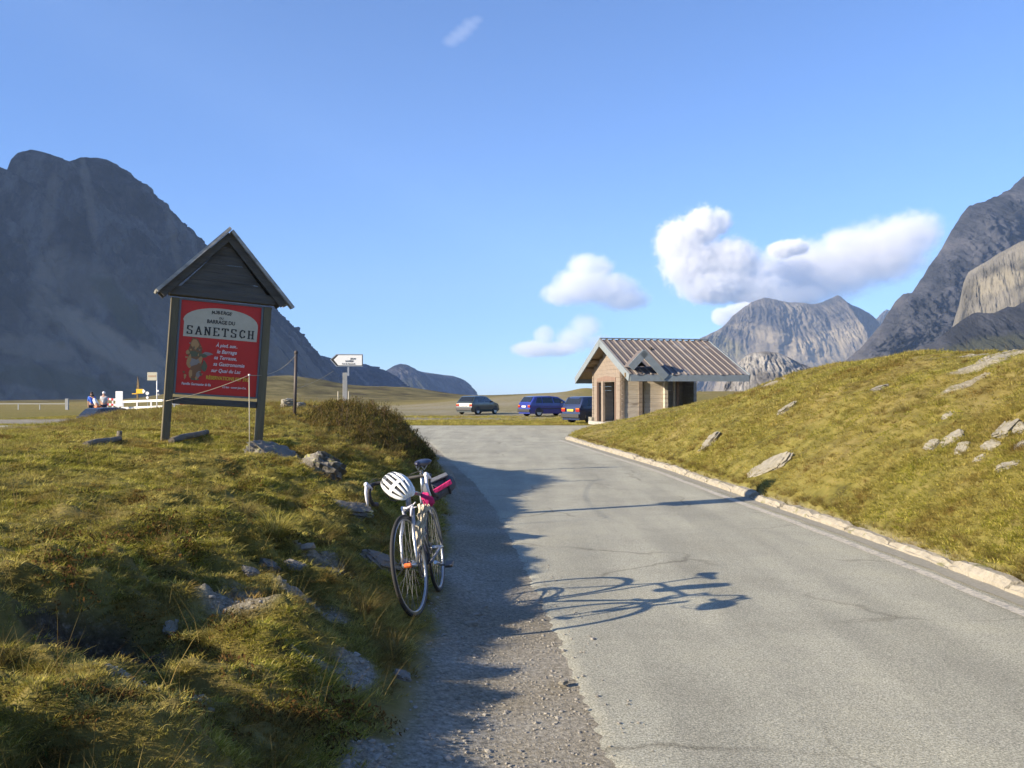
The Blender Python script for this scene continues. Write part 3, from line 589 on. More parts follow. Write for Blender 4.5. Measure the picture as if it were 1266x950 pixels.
def sample(n, x0, x1, y0, y1, dens, sunk=0.):
    x = RS.uniform(x0, x1, n); y = RS.uniform(y0, y1, n)
    px = CX + x / np.maximum(y, .3) * FPX
    k = (RS.uniform(0, 1, n) < np.clip(dens(x, y), 0, 1)) & (y > 1.2) & (px > -420) & (px < 2600)
    x, y = x[k], y[k]
    return np.stack([x, y, gzs(x, y) - sunk], -1)
def barein(x, y):
    return masks(x, y)[..., 0]
turf_c, _ = protos('turf_tuft', lambda r: blades(r, 36, .045, .010, .032, 1.5, .0038), turf_m, 5)
turf_big_c, _ = protos('turf_tuft_far', lambda r: blades(r, 26, .10, .03, .07, .9, .010, 1), moss_m, 5)
fesc_c, fesc_o = protos('fescue_tuft', lambda r: blades(r, 90, .045, .07, .17, 1.25, .0028, 3), fesc_m, 5)
heath_c, _ = protos('heath_clump', lambda r: leaves(r, 90, .10, .07, .010), heath_m, 4)
stalk_c, _ = protos('dry_stalk', lambda r: blades(r, 3, .03, .16, .34, .45, .0030, 3, .3), fesc_m, 5)
def left_d(x, y, k=1.):
    s = bank_foot(y) - x; bare = barein(x, y)
    return k * sst(.02, .3, s) * (1 - .93 * sst(.2, .7, bare)) * (1 - .9 * pit_soil_shade(x, y)) * sst(-12, -9.5, x)
nA = lambda x, y, sc=.55, sd=111: fbm(x / sc, y / sc, 3, sd)
P = [sample(30000, -3.6, -.4, 1.5, 6, lambda x, y: left_d(x, y, 1) * (.8 + .9 * nA(x, y))),
     sample(33000, -6, -.5, 6, 12, lambda x, y: left_d(x, y, 1) * (.85 + .9 * nA(x, y)))]
P = np.concatenate(P); scatter('grass', 'short olive turf covering the left bank', P, RS.uniform(.5, 1.2, len(P)) * (.8 + .075 * P[:, 1]), turf_c, 1)
P = sample(26000, -13, -.8, 12, 30, lambda x, y: left_d(x, y)); scatter('grass', 'dry turf on top of the left bank', P, RS.uniform(.5, 1.1, len(P)), turf_big_c, 2)
P = np.concatenate([sample(420, -3.6, -.45, 1.5, 6, lambda x, y: left_d(x, y) * sst(.02, .4, nA(x, y, .7, 131))), sample(2600, -6, -.55, 6, 14, lambda x, y: left_d(x, y) * sst(.0, .4, nA(x, y, 1.1, 131)) * (.25 + .75 * sst(-4, -1.2, x))), sample(2600, -10, -1, 13, 24, lambda x, y: left_d(x, y) * .8), sample(1500, -3.4, -1, 11, 20, lambda x, y: left_d(x, y) * sst(-3.4, -2.2, x))])
scatter('fescue', 'straw coloured fescue tufts among the turf of the left bank', P, RS.uniform(.35, .9, len(P)) * np.clip(.45 + .06 * P[:, 1], .5, 1.1), fesc_c, 3)
P = np.concatenate([sample(1500, -3.6, -.45, 1.5, 6, lambda x, y: left_d(x, y) * sst(.0, .35, nA(x, y, .9, 151))), sample(4200, -6, -.55, 6, 20, lambda x, y: left_d(x, y) * sst(-.1, .4, nA(x, y, 1.1, 151)) * (.15 + .85 * sst(-3.2, -1.6, x)))])
scatter('heath', 'dark green and russet heath plants on the shaded bank', P, RS.uniform(.5, 1.3, len(P)), heath_c, 4)
P = np.concatenate([sample(500, -3.6, -.45, 1.5, 6, left_d), sample(700, -6, -.55, 6, 18, left_d), sample(420, 4, 15, 7, 30, lambda x, y: sst(.3, 1.5, x - kerb_x(y)))])
scatter('dry_grass_stalks', 'thin dry grass stalks standing above the turf', P, RS.uniform(.5, 1.1, len(P)), stalk_c, 5)
def right_d(x, y):
    t = x - kerb_x(y) - .17; return sst(-.01, .03, t) * (1 - .8 * sst(.3, .8, barein(x, y))) * sst(56, 50, y)
P = np.concatenate([sample(9000, 3.9, 8, 1.3, 5, right_d), sample(30000, 4, 9, 5, 11, lambda x, y: right_d(x, y) * (.7 + .9 * nA(x, y, .9))), sample(26000, 3.3, 14, 11, 18, lambda x, y: right_d(x, y) * .8 * (.8 + .9 * nA(x, y, .9)))])
scatter('grass', 'yellow green grass growing on the right-hand slope', P, RS.uniform(.9, 2.0, len(P)), turf_c, 6)
P = np.concatenate([sample(16000, 2.8, 17, 16, 27, right_d), sample(16000, 2, 22, 27, 50, right_d)])
scatter('grass', 'dry grass on the far part of the right-hand slope', P, RS.uniform(.6, 1.3, len(P)), turf_big_c, 7)
P = np.concatenate([sample(3800, 3.5, 14, 6, 30, lambda x, y: right_d(x, y) * sst(-.15, .25, nA(x, y, 1.6, 171))), sample(9000, 2, 4.6, 3, 30, lambda x, y: sst(.0, .02, x - kerb_x(y) - .17) * sst(.16, .10, x - kerb_x(y) - .17))]); scatter('fescue', 'straw coloured tufts scattered over the right-hand slope', P, RS.uniform(.4, .9, len(P)), fesc_c, 8)
P = sample(5200, 4, 14, 6, 30, lambda x, y: right_d(x, y) * sst(.02, .3, nA(x, y, 1.3, 191))); scatter('heath', 'low dark herbs scattered over the right-hand slope', P, RS.uniform(.3, .8, len(P)), heath_c, 9)
P = sample(26000, -32, 14, 44, 64, lambda x, y: (1 - sst(.2, .6, barein(x, y))) * sst(44.6, 45.4, y + .3 * nA(x, y, 2)))
scatter('grass', 'bright green grass strip between the road and the parked cars', P, RS.uniform(.8, 1.8, len(P)), turf_big_c, 10)
# loose stones of the gravel verge
def stone_mesh(rnd, r, flat=.6):
    bm = bmesh.new(); bmesh.ops.create_icosphere(bm, subdivisions=1, radius=r)
    for v in bm.verts: v.co *= rnd.uniform(.7, 1.2); v.co.z *= flat
    me = bpy.data.meshes.new('pebble'); bm.to_mesh(me); bm.free(); return me
peb = bpy.data.collections.new('pebbles'); pebm = mat('pebble', (.33, .31, .265), .9, noise=(30, (.15, .14, .12), .8))
for i in range(6):
    me = stone_mesh(random.Random(i), .012); me.materials.append(pebm); peb.objects.link(bpy.data.objects.new('pebble', me))
P = np.concatenate([sample(10000, -1.2, .8, 1.5, 7, lambda x, y: barein(x, y) * .55 * (x < left_edge(y) - .005)), sample(8000, -2.6, .2, 7, 20, lambda x, y: barein(x, y) * .5 * (x < left_edge(y) - .01)),
                    sample(9000, -3.2, -.5, 2.5, 6.5, lambda x, y: sst(.3, .7, barein(x, y)) * (x < bank_foot(y))), sample(3000, 5, 11, 9, 20, lambda x, y: sst(.3, .7, barein(x, y)) * .8), sample(900, .2, .9, 2, 9, lambda x, y: (x < left_edge(y) + .25) * .5)])
P[:, 2] += .002; P[:, 2] = np.where((P[:, 0] > left_edge(P[:, 1])) & (P[:, 0] < 3), .012, P[:, 2])
S = np.exp(RS.normal(-.85, .48, len(P))); S = np.where(P[:, 0] > 4, S * 3.2, S); S = np.where((P[:, 0] < bank_foot(P[:, 1])), S * 1.5, S)
scatter('gravel', 'loose grey gravel on the verge and bare patches', P, np.clip(S, .2, 6), peb, 11)
# ---------------------------------------------------------------- single tufts, shrub, rocks, logs
def tuft(px, py, size, label, m=None, n=170, h=(.10, .22), lean=1.3):
    rnd = random.Random(int(px * 3 + py)); p = hit(px, py); k = size
    o = blades(rnd, n, .05, h[0], h[1], lean, .003, 3).build('grass_tuft', m or fesc_m); o.location = p; o.scale = (k, k, k)
    return tag(o, label, 'grass tuft', 'straw grass tufts on the left bank')
tuft(424, 716, 1.0, 'golden tuft left of the front wheel of the bicycle')
tuft(399, 676, .8, 'small straw tuft just above the golden tuft beside the bicycle')
tuft(396, 664, .95, 'green and straw tuft below the middle rock ledge', turf_m)
tuft(340, 664, 1.5, 'broad domed olive tuft above the lichen covered stones', turf_m, 420, (.08, .16))
tuft(448, 757, 1.0, 'spiky straw tuft on the bank edge below the front wheel')
tuft(486, 812, .95, 'straw tuft at the foot of the bank nearest the gravel')
tuft(4, 822, .7, 'coarse arching tuft at the rim of the dark hollow')
tuft(300, 640, 1.0, 'rusty tuft in the shade under the turf step')
shrub = thing('heather_shrub', 'rounded russet heather shrub on the far end of the left bank', 'shrub', at(462, 560, 14.6))
sx, sy = shrub.location.x, shrub.location.y; shrub.location.z = gz(sx, sy)
mb = MB(); rnd = random.Random(12)
hm = blade_material('heather_leaves', [(.05, .055, .016), (.09, .075, .022), (.15, .11, .04), (.24, .18, .07), (.07, .085, .02)], (.09, .085, .025), 2.5, .6)
stems = MB()
for i in range(760):
    a = rnd.uniform(0, 6.28); r = 1.15 * math.sqrt(rnd.random()); x, y = r * math.cos(a) * .85, r * math.sin(a) * 1.7
    g0 = gz(sx + x, sy + y) - shrub.location.z; hh = (.17 * (1 - (r / 1.25) ** 2) + .08) * rnd.uniform(.7, 1.25)
    tip = Vector((x + rnd.uniform(-.10, .10), y + rnd.uniform(-.1, .1), g0 + hh))
    if i % 3 == 0: stems.tube([(x, y, g0 - .02), (x * .98, y, g0 + hh * .5), tip], [.006, .004, .002], 4, cap=False)
    for j in range(20):
        f = rnd.uniform(.25, 1); c = Vector((x, y, g0)).lerp(tip, f) + Vector((rnd.uniform(-.05, .05), rnd.uniform(-.05, .05), rnd.uniform(-.03, .03)))
        q = Euler((rnd.uniform(-.7, .7), rnd.uniform(-.7, .7), rnd.uniform(0, 6.3))).to_matrix(); k = rnd.uniform(.014, .032)
        mb.add([c + q @ Vector(v) for v in ((-.005, 0, -k), (.005, 0, -k), (0, 0, k))], [(0, 1, 2)])
tag(mb.build('foliage', hm, shrub), kind='stuff'); tag(stems.build('stems', mat('heather_wood', (.09, .06, .035), .9), shrub), kind='stuff')
rockm = mat('schist_rock', (.19, .175, .15), .9, noise=(6, (.12, .115, .10), .9), bump=(18, .9), wear=(9, (.30, .30, .12), .60))
pale_m = mat('pale_stone', (.28, .26, .21), .9, noise=(10, (.15, .14, .11), .9), bump=(22, .8))
def rock(p, size, label, m=None, rot=(0, 0, 0), group=None, seed=1, layers=True, sub=4, sink=.3):
    bm = bmesh.new(); bmesh.ops.create_cube(bm, size=1); bmesh.ops.subdivide_edges(bm, edges=bm.edges, cuts=9 if sub > 3 else 3, use_grid_fill=True)
    vs = np.array([v.co[:] for v in bm.verts]); n = vs / np.linalg.norm(vs, axis=1)[:, None]
    v2 = vs * .46 + n * .33
    q = v2 * 3 + seed * 3.1
    k = 1 + .22 * fbm(q[:, 0] + q[:, 2], q[:, 1] - q[:, 2] * .5, 4, seed) + .12 * perlin(q[:, 1] * 2.3, q[:, 2] * 3.1, seed + 3)
    v2 = v2 * k[:, None]
    if layers: v2[:, :2] *= (1 + .06 * np.sign(np.sin(v2[:, 2] * 34 + seed)))[:, None]
    for v, c in zip(bm.verts, v2): v.co = (c[0] * size[0], c[1] * size[1], c[2] * size[2])
    me = bpy.data.meshes.new('rock'); bm.to_mesh(me); bm.free(); me.polygons.foreach_set('use_smooth', [False] * len(me.polygons))
    o = link('rock', me, m or rockm, None, Vector(p) + Vector((0, 0, size[2] * (.5 - sink) * .5)), rot)
    e = .25; g = lambda a, b: gz(o.location.x + a, o.location.y + b)
    nrm = Vector((g(-e, 0) - g(e, 0), g(0, -e) - g(0, e), 2 * e)).normalized()
    if layers: o.rotation_mode = 'QUATERNION'; o.rotation_quaternion = nrm.to_track_quat('Z', 'Y') @ Euler((rot[0] * .35, rot[1] * .35, rot[2])).to_quaternion(); o.location.z -= size[2] * .22
    return tag(o, label, 'rock', group)
rock(hit(340, 563), (.62, .42, .24), 'flat pale topped rock ledge in front of the red signboard', None, (R(4), R(12), R(-15)), None, 4, sink=.45)
rock(hit(395, 578), (.62, .36, .24), 'dark layered rock ledge below the heather shrub', None, (R(6), R(16), R(-20)), None, 5, sink=.5)
rock(hit(432, 636), (.36, .24, .16), 'grey layered rock left of the bicycle handlebar', None, (R(8), R(18), R(-22)), None, 6, sink=.4)
rock(hit(472, 695), (.36, .22, .12), 'brown slab of rock left of the front wheel', None, (R(4), R(22), R(-18)), None, 7, sink=.4)
rock(hit(333, 700), (.15, .11, .06), 'small lichen covered stone in the middle of the bank', None, (0, 0, R(20)), None, 8)
rock(hit(310, 706), (.12, .08, .04), 'small grey stone beside the lichen covered stone', None, (0, 0, R(50)), None, 9)
rock(hit(365, 700), (.13, .09, .06), 'small dark stone right of the lichen covered stone', None, (0, 0, R(70)), None, 10)
rock(hit(497, 835), (.10, .08, .05), 'small grey stone at the foot of the bank', None, (0, 0, R(10)), None, 11)
rock(Vector((-.28, 6.05, .03)), (.085, .06, .035), 'small white stone on the gravel right of the front wheel', pale_m, (0, 0, .4), None, 12, False, sink=.1)
rock(Vector((.28, 4.88, .02)), (.05, .035, .02), 'white pebble lying at the edge of the asphalt', pale_m, (0, 0, .9), None, 13, False, sink=.1)
rock(hit(212, 776), (.09, .06, .03), 'flat pale stone in the bare patch of the bank', pale_m, (0, 0, 1), None, 14)
rock(hit(500, 682), (.09, .07, .03), 'tiny white stone at the bank foot', pale_m, (0, 0, 1), None, 15) if False else None
rock(hit(950, 577), (.95, .36, .15), 'long flat grey rock slab low on the right-hand slope', pale_m, (R(20), R(-14), R(28)), None, 16, sink=.45)
rock(hit(877, 547), (.34, .5, .13), 'leaning pale rock on the slope left of the flat slab', pale_m, (R(16), R(-24), R(10)), None, 17, sink=.45)
rock(hit(970, 506), (.45, .35, .10), 'low pale rock outcrop near the top of the slope behind the hut', pale_m, (R(10), R(-20), R(30)), None, 18, sink=.5)
rock(hit(1088, 482), (.26, .2, .12), 'dark rock poking out of the upper slope', rockm, (R(10), R(-10), R(30)), None, 20)
slope_rocks = [(1152, 552, .26, 'pale rock at the left of the stony patch on the slope'), (1178, 545, .30, 'broad cream rock in the middle of the stony patch'), (1190, 556, .22, 'cream rock just below the broad one in the stony patch'),
               (1226, 553, .26, 'bright rock in the right of the stony patch'), (1246, 577, .22, 'lowest white rock of the stony patch'), (1246, 532, .34, 'large pale rock above the stony patch near the crest'), (1262, 551, .2, 'small white rock at the right end of the stony patch'),
               (1210, 568, .16, 'small cream stone under the middle of the stony patch'), (1172, 515, .18, 'small pale stone high on the slope'), (1260, 530, .22, 'pale rock furthest right near the crest')]
for k, (px, py, s, lb) in enumerate(slope_rocks):
    rock(hit(px, py), (s * .9, s * .65, s * .36), lb, pale_m, (R(15), R(-18), k), 'pale rocks of the stony patch on the right-hand slope', 30 + k)
logm = mat('weathered_log', (.20, .17, .13), .9, noise=(12, (.09, .08, .06), .9), bump=(30, .8), stretch=(1, .1, 1))
def logbeam(p0, p1, r, label, name='log'):
    a, b = Vector(p0), Vector(p1); mb = MB(); mb.tube([a, a.lerp(b, .3) + Vector((0, 0, .01)), a.lerp(b, .7), b], [r, r * 1.05, r * .95, r * .9], 10); o = mb.build(name, logm); return tag(o, label, 'log')
a, b = hit(212, 549), hit(256, 538); logbeam(a + Vector((0, 0, .03)), b + Vector((0, 0, .03)), .036, 'short grey log lying at the foot of the signboard')
a, b = hit(106, 553), hit(148, 545); logbeam(a + Vector((0, 0, .02)), b + Vector((0, 0, .02)), .034, 'grey log half sunk in the turf left of the signboard')
p = hit(147, 541); mb = MB(); mb.tube([p - Vector((0, 0, .1)), p + Vector((.01, 0, .07))], [.035, .03], 8); tag(mb.build('wooden_stump', logm), 'tiny dark post stump in the turf left of the signboard', 'stump')
# ---------------------------------------------------------------- red signboard with its little roof
wood_dk = mat('dark_weathered_wood', (.105, .095, .08), .85, noise=(14, (.045, .042, .038), .9), bump=(40, .7), stretch=(.12, 1, 1))
wood_post = mat('mossy_post_wood', (.15, .125, .07), .85, noise=(10, (.07, .06, .04), .9), bump=(40, .7), stretch=(1, 1, .12))
wood_grey = mat('silver_wood', (.42, .41, .38), .8, noise=(12, (.15, .15, .145), .9), bump=(40, .6), stretch=(.12, 1, 1))
SD = 10.3
sgn = thing('information_sign', 'leaning red inn signboard under a small dark wooden gable roof on two posts', 'signboard', (-3.46, SD, 1.10), (0, R(3.6), R(26)))
def zr(row): return CAMZ - (row - HZ) / FPX * SD - 1.10
zb = zr(365); hw = .515
for s, low in ((-1, -.45), (1, -.45)):
    mb = MB(); mb.box((s * hw, 0, (zb + low) / 2 - .03), (.088, .10, zb - low - .1), jit=.003); mb.build('post', wood_post, sgn, bevel=.006)
MB().box((.0, -.02, zb), (1.18, .12, .11), jit=.004).build('crossbeam', wood_dk, sgn, bevel=.006)
MB().box((0, -.005, zr(498)), (.925, .07, .075), jit=.003).build('bottom_rail', wood_dk, sgn, bevel=.006)
pk = zr(292); ev = zb - .03; half = .60
for s in (-1, 1):                                     # gable barge boards and roof boards
    a = Vector((.02, 0, pk)); b = Vector((.0 + s * (half + .06), 0, ev)); mid = (a + b) / 2; L = (b - a).length; ang = math.atan2(a.z - b.z, half + .06)
    MB().box((mid.x, -.115, mid.z - .01), (L + .04, .03, .08), (0, s * ang, 0), jit=.002).build('barge_board', wood_dk, sgn)
    MB().box((mid.x, .145, mid.z - .01), (L + .04, .03, .08), (0, s * ang, 0), jit=.002).build('barge_board', wood_dk, sgn)
    n = Vector((s * math.sin(ang), 0, math.cos(ang)))
    for k in range(3):
        c = mid + n * (.056 + .006 * (k % 2)) - Vector((s * math.cos(ang), 0, -math.sin(ang))) * (.032 if s < 0 else .012); ext = .05 + (.055 if (s > 0 and k == 0) else 0)
        MB().box((c.x + s * math.cos(ang) * ext / 2, -.125 + k * .14, c.z - math.sin(ang) * ext / 2), (L + ext + .05, .135, .034 if k == 0 else .022), (0, s * ang, 0), jit=.003).build('roof_board', wood_grey, sgn)
for k in range(6):                                    # horizontal gable boards
    z0 = ev + .08 + k * .102; z1 = z0 + .098; w0 = (pk - z0) / (pk - ev) * half - .05; w1 = max((pk - z1) / (pk - ev) * half - .05, .01)
    if w0 > .04: MB().prism([(.01 - w0, z0), (.01 + w0, z0), (.01 + w1, z1), (.01 - w1, z1)], 'y', -.062 - .006 * (k % 2), -.04).build('gable_board', wood_dk, sgn)
red = mat('red_panel_paint', (.55, .013, .004), .5, noise=(6, (.42, .010, .004), .8))
cream = mat('cream_paint', (.52, .46, .34), .6, noise=(8, (.42, .36, .26), .8)); ink = mat('black_ink', (.02, .018, .015), .6)
whitep = mat('white_lettering', (.70, .66, .62), .6); yel = mat('yellow_lettering', (.62, .40, .03), .6)
pz1, pz0 = zr(374.5), zr(489); ph = pz1 - pz0; pw = .90
panel = MB().box((0, -.012, (pz0 + pz1) / 2), (pw + .02, .018, ph)).build('panel', red, sgn)
fr = MB()
fr.box((-pw / 2 - .008, -.022, (pz0 + pz1) / 2), (.022, .03, ph + .02)).box((pw / 2 + .008, -.022, (pz0 + pz1) / 2), (.022, .03, ph + .02)).box((0, -.0225, pz1 + .004), (pw - .01, .029, .02)).box((0, -.0225, pz0 - .004), (pw - .01, .029, .02))
fr.build('panel_frame', mat('panel_frame_metal', (.10, .11, .12), .5), sgn)
def F(fx, fz): return ((fx - .5) * pw, pz1 - fz * ph)
arch = [F(.05, .39), F(.96, .39), F(.965, .235)] + [F(.5 + .465 * math.cos(a), .235 - .175 * math.sin(a) ** .85) for a in np.linspace(.12, math.pi - .12, 17)] + [F(.05, .235)]
MB().prism(arch, 'y', -.0245, -.0215).build('cream_arch', cream, panel)
def letters(s, fx, fz, size, m, bold=.0, shear=0, align='LEFT', name='lettering', xs=1., rot=0, yy=-.0262, space=1.):
    me = text_mesh(name, s, size, bold, shear, space, align, xs); x, z = F(fx, fz)
    return link(name, me, m, panel, (x, yy, z), (R(90), rot, 0))
big = MB()                                            # slab-serif capitals drawn stroke by stroke
G = {'S': [(.82, .78, .82, .95), (.82, .95, .2, .95), (.2, .95, .16, .6), (.16, .6, .8, .42), (.8, .42, .8, .06), (.8, .06, .16, .06), (.16, .06, .16, .25)],
     'A': [(.12, .05, .48, .95), (.48, .95, .86, .05), (.28, .35, .7, .35), (0, .04, .26, .04), (.72, .04, 1, .04)],
     'N': [(.18, .05, .18, .95), (.18, .95, .8, .05), (.8, .05, .8, .95), (0, .95, .3, .95), (.02, .04, .36, .04), (.64, .95, .98, .95)],
     'E': [(.2, .05, .2, .95), (.04, .95, .86, .95), (.04, .05, .88, .05), (.2, .5, .62, .5), (.86, .95, .86, .76), (.88, .05, .88, .26)],
     'T': [(.5, .05, .5, .95), (.06, .95, .94, .95), (.06, .95, .06, .76), (.94, .95, .94, .76), (.3, .04, .7, .04)],
     'C': [(.84, .72, .8, .9), (.8, .9, .46, .96), (.46, .96, .16, .72), (.16, .72, .16, .28), (.16, .28, .46, .05), (.46, .05, .82, .14), (.82, .14, .84, .3)],
     'H': [(.2, .05, .2, .95), (.8, .05, .8, .95), (.2, .5, .8, .5), (.04, .95, .36, .95), (.04, .04, .36, .04), (.64, .95, .96, .95), (.64, .04, .96, .04)]}
for i, ch in enumerate('SANETSCH'):
    x0, z0 = F(.085 + i * .108, .362); W_, H_ = .072, .098
    for q, (a, b, c, d) in enumerate(G[ch]):
        p0 = Vector((x0 + a * W_, 0, z0 + b * H_)); p1 = Vector((x0 + c * W_, 0, z0 + d * H_)); mid = (p0 + p1) / 2; dd = p1 - p0
        th = .017 if abs(dd.z) > abs(dd.x) else .010
        big.box((mid.x, -.0258 - .00015 * q, mid.z), (dd.length + .006, .0022, th), (0, -math.atan2(dd.z, dd.x), 0))
o = big.build('lettering', ink, panel)
for i, ch in enumerate('AUBERGE'):
    a = (i - 3) * .155; letters(ch, .5 + .20 * math.sin(a) * 1.15, .152 - .030 * math.cos(a) + .0, .054, ink, .0012, 0, 'CENTER', rot=a * .8)
letters('DU', .5, .176, .032, ink, .0008, 0, 'CENTER'); letters('BARRAGE DU', .5, .228, .060, ink, .0014, 0, 'CENTER', xs=.86)
for i, (s, fx, fz, sz) in enumerate([('À pied, aux..', .455, .475, .055), ('le Barrage', .47, .545, .062), ('sa Terrasse,', .44, .61, .060), ('sa Gastronomie', .435, .68, .062), ('sur Quai du Lac', .415, .75, .058)]):
    letters(s, fx, fz, sz, whitep, .0006, .25, xs=.88)
letters('RÉSERVATIONS 027 395', .36, .83, .056, yel, .0014, 0, xs=.82)
letters('Famille Germanier & fils', .07, .905, .040, whitep, .0006, .15, xs=.82); letters('à 5 km - ouvert Juin-Oct.', .57, .915, .034, whitep, .0005, .15, xs=.78)
art = MB(); ra = random.Random(4)
browns = [mat('art_brown', (.20, .085, .03), .6), mat('art_tan', (.42, .22, .08), .6), mat('art_green', (.10, .10, .05), .6), mat('art_grey', (.24, .20, .17), .6)]
def daub(fx, fz, w, h, mi, k):
    n = 9; x, z = F(fx, fz); pts = [(x + w * math.cos(6.283 * i / n) * ra.uniform(.7, 1.2), z + h * math.sin(6.283 * i / n) * ra.uniform(.7, 1.2)) for i in range(n)]
    art.prism(pts, 'y', -.0235 - k * .0001, -.0213, mi)
k = 0
for (fx, fz, w, h, mi) in [(.22, .60, .085, .23, 0), (.20, .47, .045, .055, 1), (.19, .44, .03, .03, 1), (.36, .56, .055, .022, 3), (.31, .585, .06, .02, 2), (.20, .57, .07, .045, 2), (.15, .66, .03, .08, 1), (.33, .69, .03, .07, 2), (.22, .75, .05, .07, 0), (.20, .66, .045, .05, 3), (.25, .53, .03, .03, 0), (.12, .56, .02, .03, 1), (.28, .63, .025, .04, 1), (.17, .78, .02, .05, 1), (.26, .80, .022, .04, 3), (.22, .84, .05, .016, 2)]:
    daub(fx, fz, w, h, mi, k); k += 1
for i in range(26): daub(.2 + ra.uniform(-.11, .12), .63 + ra.uniform(-.18, .2), ra.uniform(.006, .018), ra.uniform(.006, .022), ra.randrange(4), k); k += 1
art.build('painted_figure', browns, panel)
# ---------------------------------------------------------------- wire fence
iron = mat('dark_iron', (.04, .04, .042), .6, noise=(8, (.09, .05, .03), .6)); wirem = mat('pale_rope', (.36, .31, .21), .8); galv = mat('galvanised_steel', (.42, .44, .46), .45, metal=.6)
fen = thing('rope_fence', 'slack rope fence on an iron post and a thin pale stake behind the signboard', 'fence', at(365, 503, 14.2))
F0 = fen.location.copy()
def fl(v): return Vector(v) - F0
p_iron = at(366, 436, 14.2); p_foot = at(364, 505, 14.2)
MB().tube([fl(p_foot) - Vector((0, 0, .3)), fl(p_iron)], .026, 8).build('post', iron, fen)
MB().ball(fl(p_iron) + Vector((0, 0, .0)), .034, 8, 6).build('post_cap', iron, fen)
sd = 9.6; st, sf = at(308, 464, sd), at(309, 520, sd); sf.z = gz(sf.x, sf.y) - .1
MB().tube([fl(sf), fl(st)], [.006, .005], 6).build('stake', mat('pale_stake', (.36, .33, .25), .7), fen); MB().ball(fl(st), .013, 8, 6).build('insulator', whitep, fen)
def sag(a, b, s, n=14): return [a.lerp(b, i / n) - Vector((0, 0, s * 4 * (i / n) * (1 - i / n))) for i in range(n + 1)]
end0 = at(205, 496, 9.3)
for a, b, s in ((end0, st, .03), (st, at(365, 440, 14.17), .10), (at(366, 481, 14.2), at(412, 459, 17.2), .03)):
    MB().tube([fl(v) for v in sag(a, b, s)], .0036, 5).build('rope', wirem, fen)
# ---------------------------------------------------------------- direction sign
ad = 17.0
arr = thing('direction_sign', 'white arrow road sign pointing left on a grey post beside the shrub', 'road sign', (0, 0, 0))
arr.location = Vector((at(426, 480, ad).x, ad, gz(at(426, 480, ad).x, ad))); A0 = arr.location.copy()
arr.rotation_euler = (0, 0, R(6))
def ap(px, row): v = at(px, row, ad) - A0; return (v.x, v.z)
whm = mat('sign_white', (.80, .80, .77), .4); blk = mat('sign_black', (.03, .03, .03), .5); greyp = mat('grey_post_paint', (.30, .31, .31), .6, noise=(9, (.20, .20, .19), .7))
x0, z0 = ap(426.5, 461); MB().box((x0, .02, z0 / 2 - .2), (.085, .07, z0 + .4)).build('post', greyp, arr, bevel=.004)
x1, z1 = ap(430.5, 449); mb = MB(); mb.box((x1, 0, (z0 + z1) / 2 - .01), (.032, .03, z1 - z0 + .1)).box((x1 - .03, .0, z0 - .03), (.07, .028, .03)); mb.build('bracket', galv, arr)
MB().prism([ap(408.5, 445), ap(416, 438), ap(448.5, 438), ap(448.5, 453.5), ap(416, 453.5)], 'y', -.024, -.016).build('sign_border', galv, arr)
MB().prism([ap(409.5, 445), ap(416.5, 439), ap(448, 439), ap(448, 452.6), ap(416.5, 452.6)], 'y', -.030, -.0245).build('sign_black_tip', blk, arr)
sp_ = MB().prism([ap(413, 445.2), ap(418.5, 439.4), ap(447.4, 439.4), ap(447.4, 452), ap(418.5, 452)], 'y', -.034, -.0305).build('sign_plate', whm, arr)
for s, px, row, sz in (('SION', 433, 444.8, .045), ('SAVIÈSE', 427, 447.8, .045), ('Col du Sanetsch', 423, 450.9, .038)):
    x, z = ap(px, row); link('lettering', text_mesh('lettering', s, sz, .0006), blk, sp_, (x, -.0362, z), (R(90), 0, 0))
for px, row0, row1, lb in ((418, 484, 497, 'thin pale marker stake left of the arrow sign post'), (431, 484, 503, 'thin pale marker stake right of the arrow sign post')):
    p = at(px, row0, 16.4); g = gz(p.x, p.y); o = MB().tube([(p.x, p.y, g - .15), (p.x, p.y, p.z)], [.014, .011], 6).build('marker_stake', mat('pale_stake', (.5, .47, .38), .7)); tag(o, lb, 'stake')
rock(hit(356, 503, 6, 60), (.2, .18, .17), 'round pale boulder leaning against the iron fence post', pale_m, (0, 0, .5), None, 51, False, sink=.0)
rock(hit(371, 503, 6, 60), (.16, .14, .10), 'small white stone right of the iron fence post', pale_m, (0, 0, .8), None, 52, False, sink=.1)
pb = at(440, 500, 16.6); pb.z = gz(pb.x, pb.y); o = MB().box(Vector((pb.x, pb.y, pb.z + .03)), (.16, 1.0, .16), (R(-5), R(14), R(-20)), jit=.012).build('stone_slab', pale_m, bevel=.012); tag(o, 'pale stone slab lying beside the arrow sign post', 'stone slab')

# ---------------------------------------------------------------- wooden hut
HD = 40.; PHI = R(11); cp, sp2 = math.cos(PHI), math.sin(PHI)
hx0 = (742 - CX) / FPX * HD
BASE = .28
def solve_v(px, u):                                   # v = towards the road side, across the ridge
    k = (px - CX) / FPX; return (k * (HD + sp2 * u) - hx0 - cp * u) / (sp2 + k * cp)
def solve_u(px, v):
    k = (px - CX) / FPX; return (k * (HD - cp * v) - hx0 - sp2 * v) / (cp - k * sp2)
def zrow(row, u, v): return CAMZ - (row - HZ) / FPX * (HD + sp2 * u - cp * v) - BASE
hut = thing('wooden_hut', 'small log hut with plank gable roof, little dormer and open shelter end', 'hut', (hx0, HD, BASE), (0, 0, PHI))
wv = solve_v(779, 0); LR = solve_u(875, 0); ridge = zrow(421, 0, 0); eave = zrow(464.5, 0, wv)
slope = math.atan2(ridge - eave, wv)
